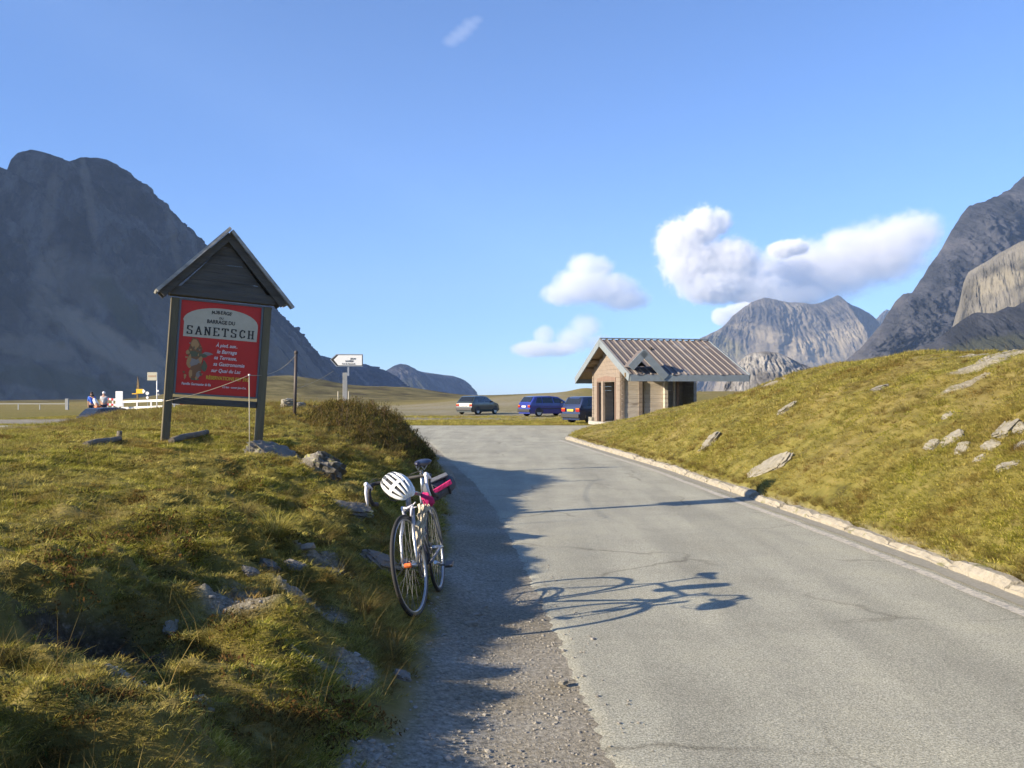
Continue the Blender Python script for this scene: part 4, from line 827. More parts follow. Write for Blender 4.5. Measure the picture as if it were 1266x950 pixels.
log_m = mat('hut_log', (.52, .465, .39), .85, noise=(7, (.37, .32, .26), .9), bump=(25, .6), stretch=(.15, 1, 1), wear=(5, (.24, .20, .16), .62))
gab_shade_m = mat('hut_gable_log_shade', (.25, .205, .165), .85, noise=(7, (.165, .135, .11), .9), bump=(25, .6), stretch=(.15, 1, 1))  # same logs toned darker than the long wall: gable shade put into the colour
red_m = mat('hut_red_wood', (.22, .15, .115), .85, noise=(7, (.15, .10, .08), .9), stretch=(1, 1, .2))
board_m = mat('roof_plank', (.125, .108, .10), .85, noise=(2.2, (.12, .10, .10), .9), bump=(30, .5), stretch=(1, .12, 1), wear=(1.6, (.21, .20, .20), .58))
batt_m = mat('roof_batten', (.175, .155, .14), .85, noise=(4, (.24, .21, .19), .9)); fasc = mat('blue_grey_fascia', (.20, .235, .26), .75, noise=(5, (.14, .165, .185), .8))
under = mat('roof_underside', (.30, .22, .13), .85, noise=(6, (.2, .14, .08), .9))
def rz(v): return ridge - abs(v) * math.tan(slope)
rl = wv / math.cos(slope)
nb = 17; bw = LR / nb; rh = random.Random(8)
pl_me = {}
for s in (1, -1):                                     # s=1: slope facing the road (local -y)
    for k in range(nb):
        cx = (k + .5) * bw; L = rl + rh.uniform(-.03, .03)
        c = Vector((cx, -s * L / 2 * math.cos(slope), ridge - L / 2 * math.sin(slope))) + Vector((0, -s * math.sin(slope), math.cos(slope))) * (.02 + .004 * (k % 2))
        MB().box(c, (bw - .02, L, .035), (s * slope, 0, 0), jit=.003).build('roof_plank', board_m, hut)
        c = Vector((k * bw + (.03 if k == 0 else 0), -s * (L + .02) / 2 * math.cos(slope), ridge - L / 2 * math.sin(slope))) + Vector((0, -s * math.sin(slope), math.cos(slope))) * .060
        MB().box(c, (.06, L + .02, .04), (s * slope, 0, 0), jit=.004).build('roof_batten', batt_m, hut)
    c = Vector((LR / 2, -s * rl / 2 * math.cos(slope), ridge - rl / 2 * math.sin(slope))) - Vector((0, -s * math.sin(slope), math.cos(slope))) * .022
    MB().box(c, (LR - .03, rl - .05, .03), (s * slope, 0, 0)).build('roof_lining', under, hut)
    # barge boards at both gables, eaves board
    for gx in (-.03, LR + .03):
        c = Vector((gx, -s * (rl + .02) / 2 * math.cos(slope), ridge - (rl + .02) / 2 * math.sin(slope))) - Vector((0, -s * math.sin(slope), math.cos(slope))) * .085
        MB().box(c, (.05, rl + .04, .31), (s * slope, 0, 0)).build('barge_board', fasc, hut)
    MB().box((LR / 2, -s * (wv + .005), eave - .095), (LR + .0, .05, .27)).build('eaves_board', fasc, hut)
MB().box((LR / 2, 0, ridge + .095), (LR + .06, .22, .04)).build('ridge_cap', fasc, hut)
for v in (0, 1.35, -1.9, 2.6, -2.8):                  # purlins carrying the overhang
    z = rz(v) - .16; MB().box((LR / 2, -v, z), (LR - .12, .15, .17)).build('purlin', under, hut)
# log walls
U0 = .55; V1 = solve_v(769, U0); V0 = solve_v(736, U0); UA = solve_u(823, V1); UB = solve_u(833, V1); UP = solve_u(838, V1); UE = solve_u(889, V1)
lh = .185; door0, door1 = solve_v(740.5, U0), solve_v(763, U0); dtop = zrow(471, U0, door1)
def log(a, b, z, h=lh, th=.15, m=log_m):              # a,b: (u,v) ends
    p, q = Vector((a[0], -a[1], z)), Vector((b[0], -b[1], z)); d = q - p
    MB().box((p + q) / 2, (d.length, th, h - .006), (0, 0, math.atan2(d.y, d.x)), jit=.003).build('wall_log', m, hut)
nlog = int((rz(V1) - .2) / lh)
for k in range(nlog + 9):
    z = lh * (k + .5); ext = .20 + (.26 * max(0, k - nlog + 3.2) if k < nlog else 0)
    zt = z + lh / 2
    if k < nlog:
        log((U0 + .002, V1), (UA, V1), z)             # road side wall
        log((U0, V0), (UE, V0), z)                    # back wall
        if k < nlog - 0: log((UE, V0), (UE, V1 if k > nlog - 3 else V0 + 1.4), z)
        for s_, va in ((1, V1), (-1, V0)):            # log ends crossing at the corners
            ex2 = ext if s_ < 0 else max(.03, ext - .30)
            MB().box((U0 - .0 , -(va + s_ * (.085 + ex2 / 2)), z), (.15, ex2, lh - .014), jit=.004).build('log_end_and_shade', gab_shade_m, hut)
            MB().box((UA - .075 + .001, -(V1 + .085 + ext / 2), z), (.15, ext, lh - .014), jit=.004).build('log_end_and_shade', log_m, hut) if s_ == 1 else None
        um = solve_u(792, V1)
        MB().box((um, -(V1 + .08 + max(.03, ext - .25) / 2), z), (.24 if k < nlog - 3 else .42, max(.03, ext - .25), lh - .014), jit=.004).build('log_end_and_shade', gab_shade_m, hut)  # darker strip standing in for the bracket's shadow on the wall
        MB().box((UE, -(V1 + .085 + ext / 2), z), (.15, ext, lh - .014), jit=.004).build('log_end_and_shade', log_m, hut) if k > nlog - 4 else None
    vmax = (ridge - zt - .1) / math.tan(slope)
    if vmax < .1: break
    a, b = max(V0, -vmax), min(V1 - .08, vmax)
    if z < dtop and z > .02:
        log((U0, a), (U0, door0), z, m=gab_shade_m); log((U0, door1), (U0, b), z, m=gab_shade_m)
    else: log((U0, a), (U0, b), z, m=gab_shade_m)
    log((UA, max(V0 + .1, -vmax)), (UA, min(V1 - .08, vmax)), z)
    if k >= nlog: log((UE, max(V0, -vmax)), (UE, min(V1, vmax)), z)
for v, w_ in ((door0, .08), (solve_v(747, U0), .30), (door1, .10)): MB().box((U0 - .055, -v, dtop / 2), (.10, w_, dtop)).build('door_frame', gab_shade_m if w_ > .2 else red_m, hut)
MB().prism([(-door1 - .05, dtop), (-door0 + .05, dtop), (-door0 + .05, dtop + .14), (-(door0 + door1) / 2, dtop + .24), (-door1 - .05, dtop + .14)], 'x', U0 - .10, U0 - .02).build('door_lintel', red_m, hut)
dk = mat('dark_interior_shade', (.03, .025, .02), .9); MB().box((U0 + .9, -(door0 + door1) / 2, dtop / 2), (.04, (door1 - door0) * 1.6, dtop)).build('doorway_shade_sheet', dk, hut)  # near-black sheet: the shade inside the open doorway is put into its colour
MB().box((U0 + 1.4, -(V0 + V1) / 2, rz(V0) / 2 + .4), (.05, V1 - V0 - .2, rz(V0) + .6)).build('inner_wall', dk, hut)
MB().box((UB, -(V1 + .02), (rz(V1) - .2) / 2), (.09, .09, rz(V1) - .2)).build('shelter_post', log_m, hut)
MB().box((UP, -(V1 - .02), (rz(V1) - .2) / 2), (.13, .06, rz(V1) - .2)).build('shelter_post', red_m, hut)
MB().box(((UB + UE) / 2, -V1, rz(V1) - .30), (UE - UB, .14, .17)).build('shelter_beam', log_m, hut)
MB().box((LR / 2 + .2, -(V0 + V1) / 2, -.06), (UE - U0 + .5, V1 - V0 + .5, .16)).build('floor_slab', mat('hut_concrete', (.36, .35, .33), .9, noise=(9, (.25, .24, .22), .8)), hut)
MB().box((U0 - .0, -(V0 - .15), .02), (.45, .45, .34), jit=.02).build('corner_stone', pale_m, hut)
# dormer
uc = solve_u(796, wv); zp = zrow(434.5, uc, wv); ur = solve_u(824, wv); dh = ur - uc; ds = math.atan2(zp - (eave - .02), dh)
back = wv - .75                 # v where its ridge dies into the roof
for s in (1, -1):
    hw_ = dh if s == 1 else min(dh, uc + .02); n_ = 2
    Ld = hw_ / math.cos(ds)
    c = Vector((uc + s * hw_ / 2, -(wv + .04), zp - hw_ / 2 * math.tan(ds))) - Vector((s * math.sin(ds), 0, math.cos(ds))) * .06
    MB().box(c, (Ld + .04, .05, .29), (0, s * ds, 0)).build('dormer_barge_board', fasc, hut)
    for k in range(n_):                               # boards down the little slope, each ending where it meets the main roof
        v0 = wv + .03 - (wv - back) * k / n_; v1 = wv + .03 - (wv - back) * (k + 1) / n_ + .015
        def lowz(v): return min(zp, rz(v) + .03)
        w0 = min(hw_, (zp - lowz(v0)) / math.tan(ds)); w1 = min(hw_, (zp - lowz(v1)) / math.tan(ds))
        w0, w1 = max(w0, .02), max(w1, .01)
        tt = .05
        vs = [(uc, -v0, zp), (uc + s * w0, -v0, zp - w0 * math.tan(ds)), (uc + s * w1, -v1, zp - w1 * math.tan(ds)), (uc, -v1, zp)]
        up = [(a, b, c_ + tt) for a, b, c_ in vs]
        MB().add(vs + up, [(0, 1, 2, 3), (4, 7, 6, 5), (0, 4, 5, 1), (1, 5, 6, 2), (2, 6, 7, 3), (3, 7, 4, 0)]).build('dormer_board', board_m, hut)
zd = zp - .28; MB().prism([(uc, zd), (uc + (zd - rz(wv - .7) - .12) / math.tan(ds), rz(wv - .7) + .12), (uc - min(uc - .05, (zd - rz(wv - .7) - .12) / math.tan(ds)), rz(wv - .7) + .12)], 'y', -(wv - .62), -(wv - .68)).build('dormer_shade_panel', dk, hut)  # dark triangle stands in for the shade inside the dormer
mb = MB(); mb.box((uc + .02, -(wv - .35), eave + .03), (dh * 1.5, .04, .18)); mb.build('dormer_sill', under, hut)
# ---------------------------------------------------------------- cars
glass = mat('car_glass', (.015, .018, .02), .06, spec=.9); rub = mat('tyre_rubber', (.018, .018, .018), .85); rimm = mat('wheel_rim', (.40, .41, .42), .35, metal=.7)
trim = mat('black_trim', (.03, .03, .032), .6); redl = mat('tail_light_red', (.26, .012, .01), .25); ambl = mat('indicator_amber', (.55, .18, .02), .25); platew = mat('plate_white', (.75, .74, .68), .5); platey = mat('plate_yellow', (.70, .50, .05), .5); lampw = mat('headlamp_glass', (.6, .62, .62), .1)
def car(name, label, paint, loc, heading, prof, L=4.0, W=1.64, belt=.90, wins=(), wheels=(-1.25, 1.25), plate=platew, rear_win=None, front_win=None, tail=(.72, .26, .12), ptext=''):
    """prof: list of (x, top height) from tail to nose"""
    root = thing(name, label, 'car', loc, (0, 0, heading))
    xs = sorted(set([p[0] for p in prof] + list(np.linspace(-L / 2 + .02, L / 2 - .02, 26)))); pz = curve(prof)
    def hw(x, z):
        t = abs(x) / (L / 2); w = W / 2 * (1 - .10 * t ** 6) * (1 - .06 * max(0, t - .8) * 5 * .4)
        if z > belt: w *= 1 - .20 * min(1, (z - belt) / .5)
        elif z < .45: w *= 1 - .06 * (.45 - z) / .25
        return w
    ring = []
    for x in xs:
        zt = float(pz(x)); zs = [.20, .32, .50, min(.72, zt - .06), min(belt, zt - .035)]
        zs += [belt + (zt - belt) * .5, zt - .06] if zt > belt + .12 else [min(belt, zt - .03), zt - .018]
        row = [(hw(x, z), z) for z in zs]; row.append((hw(x, zs[-1]) * .90, zt - .006)); row.append((hw(x, zs[-1]) * .5, zt + .008))
        full = [(x, -w, z) for w, z in row] + [(x, w, z) for w, z in reversed(row)]
        ring.append(full)
    n = len(ring[0]); mb = MB(); vs = [v for r in ring for v in r]
    fs = [(i * n + k, i * n + (k + 1) % n, (i + 1) * n + (k + 1) % n, (i + 1) * n + k) for i in range(len(ring) - 1) for k in range(n)]
    fs += [list(range(n)), [(len(ring) - 1) * n + k for k in range(n)][::-1]]
    mb.add(vs, fs, 0, True); body = mb.build('body', paint, root)
    em = body.modifiers.new('e', 'EDGE_SPLIT'); em.split_angle = R(40)
    for (xa, xb, xc, xd, nm) in wins:                  # bottom xa..xb, top xc..xd
        for s in (-1, 1):
            def Pt(x, z): return (x, s * (hw(x, z) + .007), z)
            def top(x): return float(pz(x)) - .085
            a, b, c, d = Pt(xa, belt + .03), Pt(xb, belt + .03), Pt(xd, top(xd)), Pt(xc, top(xc))
            q = [Vector(v) for v in (a, b, c, d)]; inn = [Vector((v.x, v.y - s * .02, v.z)) for v in q]
            MB().add(q + inn, [(0, 1, 2, 3), (4, 7, 6, 5), (0, 4, 5, 1), (1, 5, 6, 2), (2, 6, 7, 3), (3, 7, 4, 0)]).build('side_window', glass, root)
    for (spec, nm) in ((rear_win, 'rear_window'), (front_win, 'windscreen')):
        if spec:
            x0, x1 = spec; sg = -1 if x0 < 0 else 1
            z0_, z1_ = float(pz(x0)), float(pz(x1)); nrm = Vector((-(z1_ - z0_), 0, x1 - x0)).normalized()
            if nrm.z < 0: nrm = -nrm
            q = []
            for x, z, f in ((x0, z0_, .86), (x0, z0_, -.86), (x1, z1_, -.84), (x1, z1_, .84)): q.append(Vector((x, f * hw(x, z), z)) + nrm * .016)
            inn = [v - nrm * .04 for v in q]
            MB().add(q + inn, [(0, 1, 2, 3), (4, 7, 6, 5), (0, 4, 5, 1), (1, 5, 6, 2), (2, 6, 7, 3), (3, 7, 4, 0)]).build(nm, glass, root)
    for x in wheels:
        for s in (-1, 1):
            y = s * (W / 2 - .10)
            t = MB(); t.ring((x, y, .30), .225, .082, (0, 1, 0), 28, 8, ry=1.15); w = t.build('wheel', rub, root)
            r_ = MB(); r_.tube([(x, y + s * .055, .30), (x, y + s * .088, .30)], .19, 18, smooth=False); r_.build('rim', rimm, w)
            a = MB(); m_ = 16; a.add([(x + .355 * math.cos(math.pi * k / m_), s * (hw(x, .4) + .012), .30 + .355 * math.sin(math.pi * k / m_)) for k in range(m_ + 1)] + [(x + .355 * math.cos(math.pi * k / m_), s * (hw(x, .4) - .12), .30 + .355 * math.sin(math.pi * k / m_)) for k in range(m_ + 1)],
                                     [list(range(m_ + 1))] + [(k, k + 1, m_ + 2 + k, m_ + 1 + k) for k in range(m_)]); a.build('wheel_arch', trim, root)
    xr = -L / 2; wr = hw(xr, .6)
    MB().box((xr - .02, 0, .42), (.14, wr * 2.02, .20)).build('rear_bumper', trim, root, bevel=.03)
    MB().box((L / 2 + .01, 0, .40), (.12, hw(L / 2, .5) * 2.02, .20)).build('front_bumper', trim, root, bevel=.03)
    for s in (-1, 1):
        t = MB(); t.box((xr - .0, s * (wr - tail[1] / 2 + .01), tail[0]), (.05, tail[1], tail[2] * 1.4)); o = t.build('tail_light', redl, root)
        MB().box((xr - .003, s * (wr - tail[1] / 2 + .01), tail[0] + tail[2] * .45), (.052, tail[1] * .9, tail[2] * .35)).build('indicator', ambl, o)
        MB().box((L / 2 - .02, s * (hw(L / 2, .6) - .18), .62), (.06, .26, .12)).build('headlight', lampw, root)
        m_ = MB(); m_.box((.62, s * (W / 2 + .06), belt + .06), (.09, .16, .11)); m_.build('wing_mirror', trim, root, bevel=.02)
        for hx in (-.35, .45): MB().box((hx, s * (hw(hx, .8) + .012), .80), (.13, .02, .025)).build('door_handle', trim, root)
        st = MB(); st.box((0, s * (hw(0, .55) + .008), .55), (L * .62, .02, .05)); st.build('side_moulding', trim, root)
    MB().box((xr - .028, 0, tail[0] - .02), (.012, .50, .11)).build('number_plate', plate, root)
    MB().box((-.1, 0, float(pz(-.1)) + .012), (1.3, .02, .01)).build('roof_seam', trim, root)
    return root
def paintm(name, c): return mat(name, c, .28, spec=.6, coat=.6)
hatch = [(-1.86, .50), (-1.84, .86), (-1.78, .94), (-1.34, 1.34), (-1.1, 1.385), (-.3, 1.40), (.25, 1.36), (.95, .98), (1.1, .93), (1.6, .82), (1.82, .70), (1.85, .55)]
g1 = at(591, 513, 68)
car('parked_car', 'dark grey green hatchback, leftmost of the cars parked beyond the green strip', paintm('green_grey_paint', (.028, .040, .042)), (g1.x, 68, gz(g1.x, 68) + .0), R(66 + 0) * 1.0 - R(8), hatch, 3.7, 1.6, .90, wins=[(-1.15, -.35, -1.05, -.38, 'w'), (-.25, .72, -.25, .30, 'w')], rear_win=(-1.72, -1.36), front_win=(.88, .30), wheels=(-1.15, 1.22), plate=platew)
est = [(-2.0, .50), (-1.98, .80), (-1.93, .95), (-1.62, 1.36), (-1.35, 1.41), (-.3, 1.43), (.40, 1.38), (1.12, 1.0), (1.25, .95), (1.8, .84), (1.98, .70), (2.0, .55)]
g2 = at(677, 516, 63)
car('parked_car', 'blue five door car parked in the middle between the hatchback and the hut', paintm('blue_paint', (.022, .035, .22)), (g2.x, 63, gz(g2.x, 63)), R(33), est, 4.0, 1.66, .92, wins=[(-1.55, -1.05, -1.38, -1.05, 'w'), (-.97, -.12, -.97, -.15, 'w'), (-.02, .92, -.04, .48, 'w')], rear_win=(-1.88, -1.62), front_win=(1.04, .46), wheels=(-1.28, 1.25))
van = [(-1.95, .50), (-1.94, .84), (-1.90, .97), (-1.66, 1.40), (-1.45, 1.44), (-.3, 1.45), (.40, 1.40), (1.10, 1.0), (1.25, .95), (1.8, .84), (1.98, .70), (2.0, .55)]
c3 = Vector((4.72, 48.6))
car('parked_car', 'dark blue estate car parked tight behind the left corner of the hut', paintm('dark_navy_paint', (.018, .028, .075)), (c3.x, c3.y, gz(c3.x, c3.y)), R(36), van, 3.95, 1.66, .92, wins=[(-1.5, -1.0, -1.34, -1.0, 'w'), (-.92, -.1, -.92, -.12, 'w'), (0, .92, 0, .48, 'w')], rear_win=(-1.86, -1.64), front_win=(1.04, .46), wheels=(-1.28, 1.25), plate=platey, tail=(.74, .30, .14))
# ---------------------------------------------------------------- road bicycle leaning by the bank
silver = mat('polished_alloy', (.40, .42, .44), .3, metal=.8); framep = mat('grey_frame_paint', (.16, .17, .20), .3, coat=.5); framed = mat('dark_frame_paint', (.03, .035, .06), .3, coat=.5)
btyre = mat('bicycle_tyre', (.022, .022, .022), .8); twall = mat('tyre_sidewall', (.10, .10, .095), .7); spokem = mat('dull_spoke', (.22, .22, .22), .5, metal=.3); tape = mat('black_bar_tape', (.02, .02, .022), .7); hood = mat('white_brake_hood', (.72, .70, .74), .45)
saddle_m = mat('navy_saddle', (.02, .022, .05), .45); chainm = mat('chain_steel', (.16, .15, .14), .4, metal=.8); orange = mat('orange_reflector', (.75, .16, .02), .2, spec=.8); purple = mat('purple_tyre_band', (.10, .03, .22), .6)
bx, by = -.625, 5.86
bz = gz(bx, by) + .0
rx_, ry_ = bx + .075, by + .985
yaw = math.atan2(by - ry_, bx - rx_); pitch = math.atan2(gz(rx_, ry_) - bz, .985)
# local frame: origin at the front wheel contact, x forward (towards the camera), y = rider's left, z up
bike = thing('road_bicycle', 'white and dark road racing bicycle parked upright against the bank, front wheel first', 'bicycle', (bx, by, bz))
lean = Matrix.Rotation(R(7.5), 3, 'X')
bike.rotation_mode = 'QUATERNION'
M_ = Matrix.Rotation(yaw, 3, 'Z') @ Matrix.Rotation(pitch, 3, 'Y') @ lean
bike.rotation_quaternion = M_.to_quaternion()
WR = .336
hx, hz = 0, WR                                        # front hub
HA = R(73); axis = Vector((-math.cos(HA), 0, math.sin(HA)))
head_lo = Vector((hx - .045, 0, hz)) + axis * .37 + Vector((.0, 0, 0)); head_hi = head_lo + axis * .16
BB = Vector((hx - .585, 0, .27)); RH = Vector((-.985, 0, WR)); seat_top = BB + Vector((-math.cos(R(73)) * .53, 0, math.sin(R(73)) * .53))
STEER = Matrix.Translation(head_lo) @ Matrix.Rotation(R(-8), 4, axis) @ Matrix.Translation(-head_lo)
def st(v): return STEER @ Vector(v)
def tb(name, pts, r, m, parent=bike, n=10, steer=False):
    return MB().tube([st(p) if steer else Vector(p) for p in pts], r, n).build(name, m, parent)
def wheel(name, c, steer):
    c = Vector(c); f = (lambda v: st(v)) if steer else (lambda v: Vector(v)); ax = (STEER.to_3x3() if steer else Matrix.Identity(3)) @ Vector((0, 1, 0)); cc = f(c)
    w = MB(); w.ring(cc, WR - .013, .0125, ax, 72, 10); o = w.build(name, btyre, bike)
    MB().ring(cc, WR - .0195, .0095, ax, 72, 8, ry=1.36).build('tyre_sidewall', twall, o)
    MB().ring(cc, WR - .034, .008, ax, 72, 8, ry=1.15).build('rim', silver, o)
    MB().tube([cc - ax * .05, cc - ax * .02, cc + ax * .02, cc + ax * .05], [.012, .017, .017, .012], 12).build('hub', silver, o)
    u = ax.orthogonal().normalized(); v = ax.cross(u); n = 28
    for k in range(n):
        a = 2 * math.pi * k / n; b = a + (.35 if (k // 2) % 2 else -.35); sgn_ = 1 if k % 2 else -1
        MB().tube([cc + ax * .022 * sgn_ + (u * math.cos(b) + v * math.sin(b)) * .018, cc + (u * math.cos(a) + v * math.sin(a)) * (WR - .038)], .0011, 4, cap=False).build('spoke', spokem, o)
    return o
fw = wheel('front_wheel', (0, 0, WR), True); rw = wheel('rear_wheel', RH, False)
crown = Vector((hx - .045, 0, hz)) + axis * .375
for s in (-1, 1): tb('fork_blade', [crown + Vector((0, s * .028, 0)), Vector((hx - .04, s * .045, hz + .19)), Vector((hx - .012, s * .05, hz + .06)), (hx, s * .052, hz)], [.014, .012, .009, .007], silver, steer=True)
tb('fork_crown', [crown + Vector((0, -.036, 0)), crown + Vector((0, .036, 0))], .017, framep, steer=True)
tb('head_tube', [head_lo, head_hi], .0185, framep)
tb('down_tube', [head_lo + axis * .03, BB], .0165, framed); tb('top_tube', [head_hi - axis * .03, seat_top - Vector((0, 0, .02))], .0145, framep); tb('seat_tube', [BB, seat_top], .0145, framed)
for s in (-1, 1):
    tb('chain_stay', [BB + Vector((-.03, s * .022, 0)), RH + Vector((.1, s * .052, 0)), RH + Vector((0, s * .06, 0))], [.011, .009, .008], framep); tb('seat_stay', [seat_top + Vector((0, s * .018, -.01)), RH + Vector((.02, s * .06, .03))], .008, framep)
sp_top = seat_top + (seat_top - BB).normalized() * .17
tb('seat_post', [seat_top - Vector((0, 0, .02)), sp_top], .0135, silver)
sad = MB(); ring = []; N_ = 14
for i, (x, w, z, t) in enumerate([(.14, .006, .010, .018), (.13, .018, .022, .03), (.08, .022, .026, .04), (.01, .028, .024, .045), (-.05, .050, .026, .05), (-.10, .068, .034, .05), (-.135, .066, .038, .045), (-.15, .035, .034, .03)]):
    for k in range(N_):
        a = 2 * math.pi * k / N_; ring.append((sp_top.x + x, w * math.cos(a), sp_top.z + .045 + z + (t / 2) * math.sin(a) - t / 2))
sad.add(ring, [(i * N_ + k, i * N_ + (k + 1) % N_, (i + 1) * N_ + (k + 1) % N_, (i + 1) * N_ + k) for i in range(7) for k in range(N_)] + [list(range(N_)), [7 * N_ + k for k in range(N_)][::-1]], 0, True)
sad.build('saddle', saddle_m, bike); tb('saddle_rail', [sp_top + Vector((.08, .02, .03)), sp_top + Vector((0, .022, .0)), sp_top + Vector((-.1, .03, .03))], .0035, silver); tb('saddle_rail', [sp_top + Vector((.08, -.02, .03)), sp_top + Vector((0, -.022, .0)), sp_top + Vector((-.1, -.03, .03))], .0035, silver)
# handlebar
qt = head_hi + axis * .05; clamp = qt + Vector((.105, 0, .012))
tb('stem', [head_hi, qt, clamp], [.013, .0135, .0145], silver, steer=True)
bar = []
for s in (-1, 1):
    pts = [clamp, clamp + Vector((0, s * .13, 0)), clamp + Vector((.005, s * .19, 0)), clamp + Vector((.03, s * .208, -.004)), clamp + Vector((.075, s * .21, -.02)), clamp + Vector((.098, s * .212, -.055)), clamp + Vector((.088, s * .214, -.10)), clamp + Vector((.045, s * .215, -.135)), clamp + Vector((-.03, s * .216, -.142))]
    tb('handlebar', pts, [.013, .012, .0135, .015, .015, .015, .015, .015, .015], tape, steer=True)
    h0 = clamp + Vector((.088, s * .211, -.022))
    ho = MB().tube([st(h0 + Vector((-.03, 0, -.01))), st(h0 + Vector((.005, 0, .012))), st(h0 + Vector((.035, 0, .028))), st(h0 + Vector((.052, 0, .030)))], [.016, .0175, .017, .010], 12).build('brake_hood', hood, bike)
    MB().tube([st(h0 + Vector((.040, 0, .012))), st(h0 + Vector((.058, s * .002, -.03))), st(h0 + Vector((.052, s * .006, -.08))), st(h0 + Vector((.036, s * .010, -.115)))], [.010, .0095, .008, .006], 8).build('brake_lever', hood, ho)
    MB().tube([st(h0 + Vector((.03, -s * .006, .02))), st(h0 + Vector((.03, -s * .05, .055))), st(h0 + Vector((.01, -s * .11, .045))), st(clamp + Vector((.04, s * .05, .0))), st(clamp + Vector((-.03, s * .02, -.08)))], .0025, 6).build('brake_cable', tape, bike)
# brake caliper above the front wheel
cb = crown + Vector((.035, 0, .005)); mb = MB()
mb.tube([st(cb + Vector((0, -.038, .015))), st(cb + Vector((.008, -.03, -.02))), st(cb + Vector((.008, -.022, -.052)))], [.006, .007, .007], 8); mb.tube([st(cb + Vector((0, .045, .02))), st(cb + Vector((.008, .03, -.012))), st(cb + Vector((.008, .022, -.052)))], [.006, .007, .007], 8)
mb.tube([st(cb + Vector((0, -.038, .015))), st(cb + Vector((.006, 0, .004))), st(cb + Vector((0, .045, .02)))], .008, 8); mb.tube([st(cb + Vector((0, .045, .02))), st(cb + Vector((.0, .066, .036)))], .004, 6); mb.tube([st(cb + Vector((0, .035, .0))), st(cb + Vector((.0, .07, .004)))], .004, 6)
mb.build('front_brake', hood, bike)
rb_ = MB(); c_ = seat_top + (RH - seat_top) * .38 + Vector((.0, 0, .02)); rb_.tube([c_ + Vector((0, -.03, -.03)), c_ + Vector((-.01, 0, .02)), c_ + Vector((0, .03, -.03))], .007, 8); rb_.build('rear_brake', silver, bike)
rf = MB(); c_ = st((.045, -.006, WR - .02)); rf.tube([st((.04, -.022, WR + .005)), st((.04, .022, WR + .005))], .016, 12, smooth=False); rf.build('reflector', orange, bike)
# transmission
dr = -.045
cr = MB(); cr.ring(BB + Vector((0, dr, 0)), .098, .006, (0, 1, 0), 40, 6); cr.ring(BB + Vector((0, dr + .008, 0)), .078, .005, (0, 1, 0), 36, 6)
cro = cr.build('chainring', chainm, bike)
for k in range(5): a = 2 * math.pi * k / 5; MB().tube([BB + Vector((0, dr, 0)), BB + Vector((.095 * math.cos(a), dr, .095 * math.sin(a)))], .006, 6).build('chainring_arm', silver, cro)
for s, a in ((-1, R(15)), (1, R(195))):
    e = BB + Vector((math.cos(a) * .17, s * .075, math.sin(a) * .17)); cra = MB().tube([BB + Vector((0, s * .06, 0)), e], [.013, .010], 8).build('crank_arm', silver, bike)
    MB().tube([e, e + Vector((0, s * .028, 0))], .007, 8).box(e + Vector((0, s * .058, 0)), (.075, .055, .018), (0, R(20), 0)).build('pedal', chainm, cra)
sp = MB(); sp.ring(RH + Vector((0, dr, 0)), .045, .008, (0, 1, 0), 24, 6).ring(RH + Vector((0, dr + .012, 0)), .032, .008, (0, 1, 0), 20, 6); sp.build('cassette', chainm, bike)
ch = MB(); ch.tube([BB + Vector((0, dr, .098)), RH + Vector((0, dr, .045))], .004, 6).tube([BB + Vector((0, dr, -.098)), RH + Vector((.02, dr, -.10)), RH + Vector((-.01, dr, -.075))], .004, 6); ch.build('chain', chainm, bike)
dl = MB(); dl.tube([RH + Vector((-.005, dr - .012, -.02)), RH + Vector((.0, dr - .012, -.07)), RH + Vector((.03, dr - .008, -.13))], [.012, .011, .009], 8).ring(RH + Vector((.03, dr, -.13)), .018, .005, (0, 1, 0), 14, 5); dl.build('rear_derailleur', silver, bike)
tb('pump', [BB + (head_lo - BB) * .15 + Vector((-.02, .03, .02)), BB + (head_lo - BB) * .55 + Vector((-.02, .03, .02))], .010, silver)
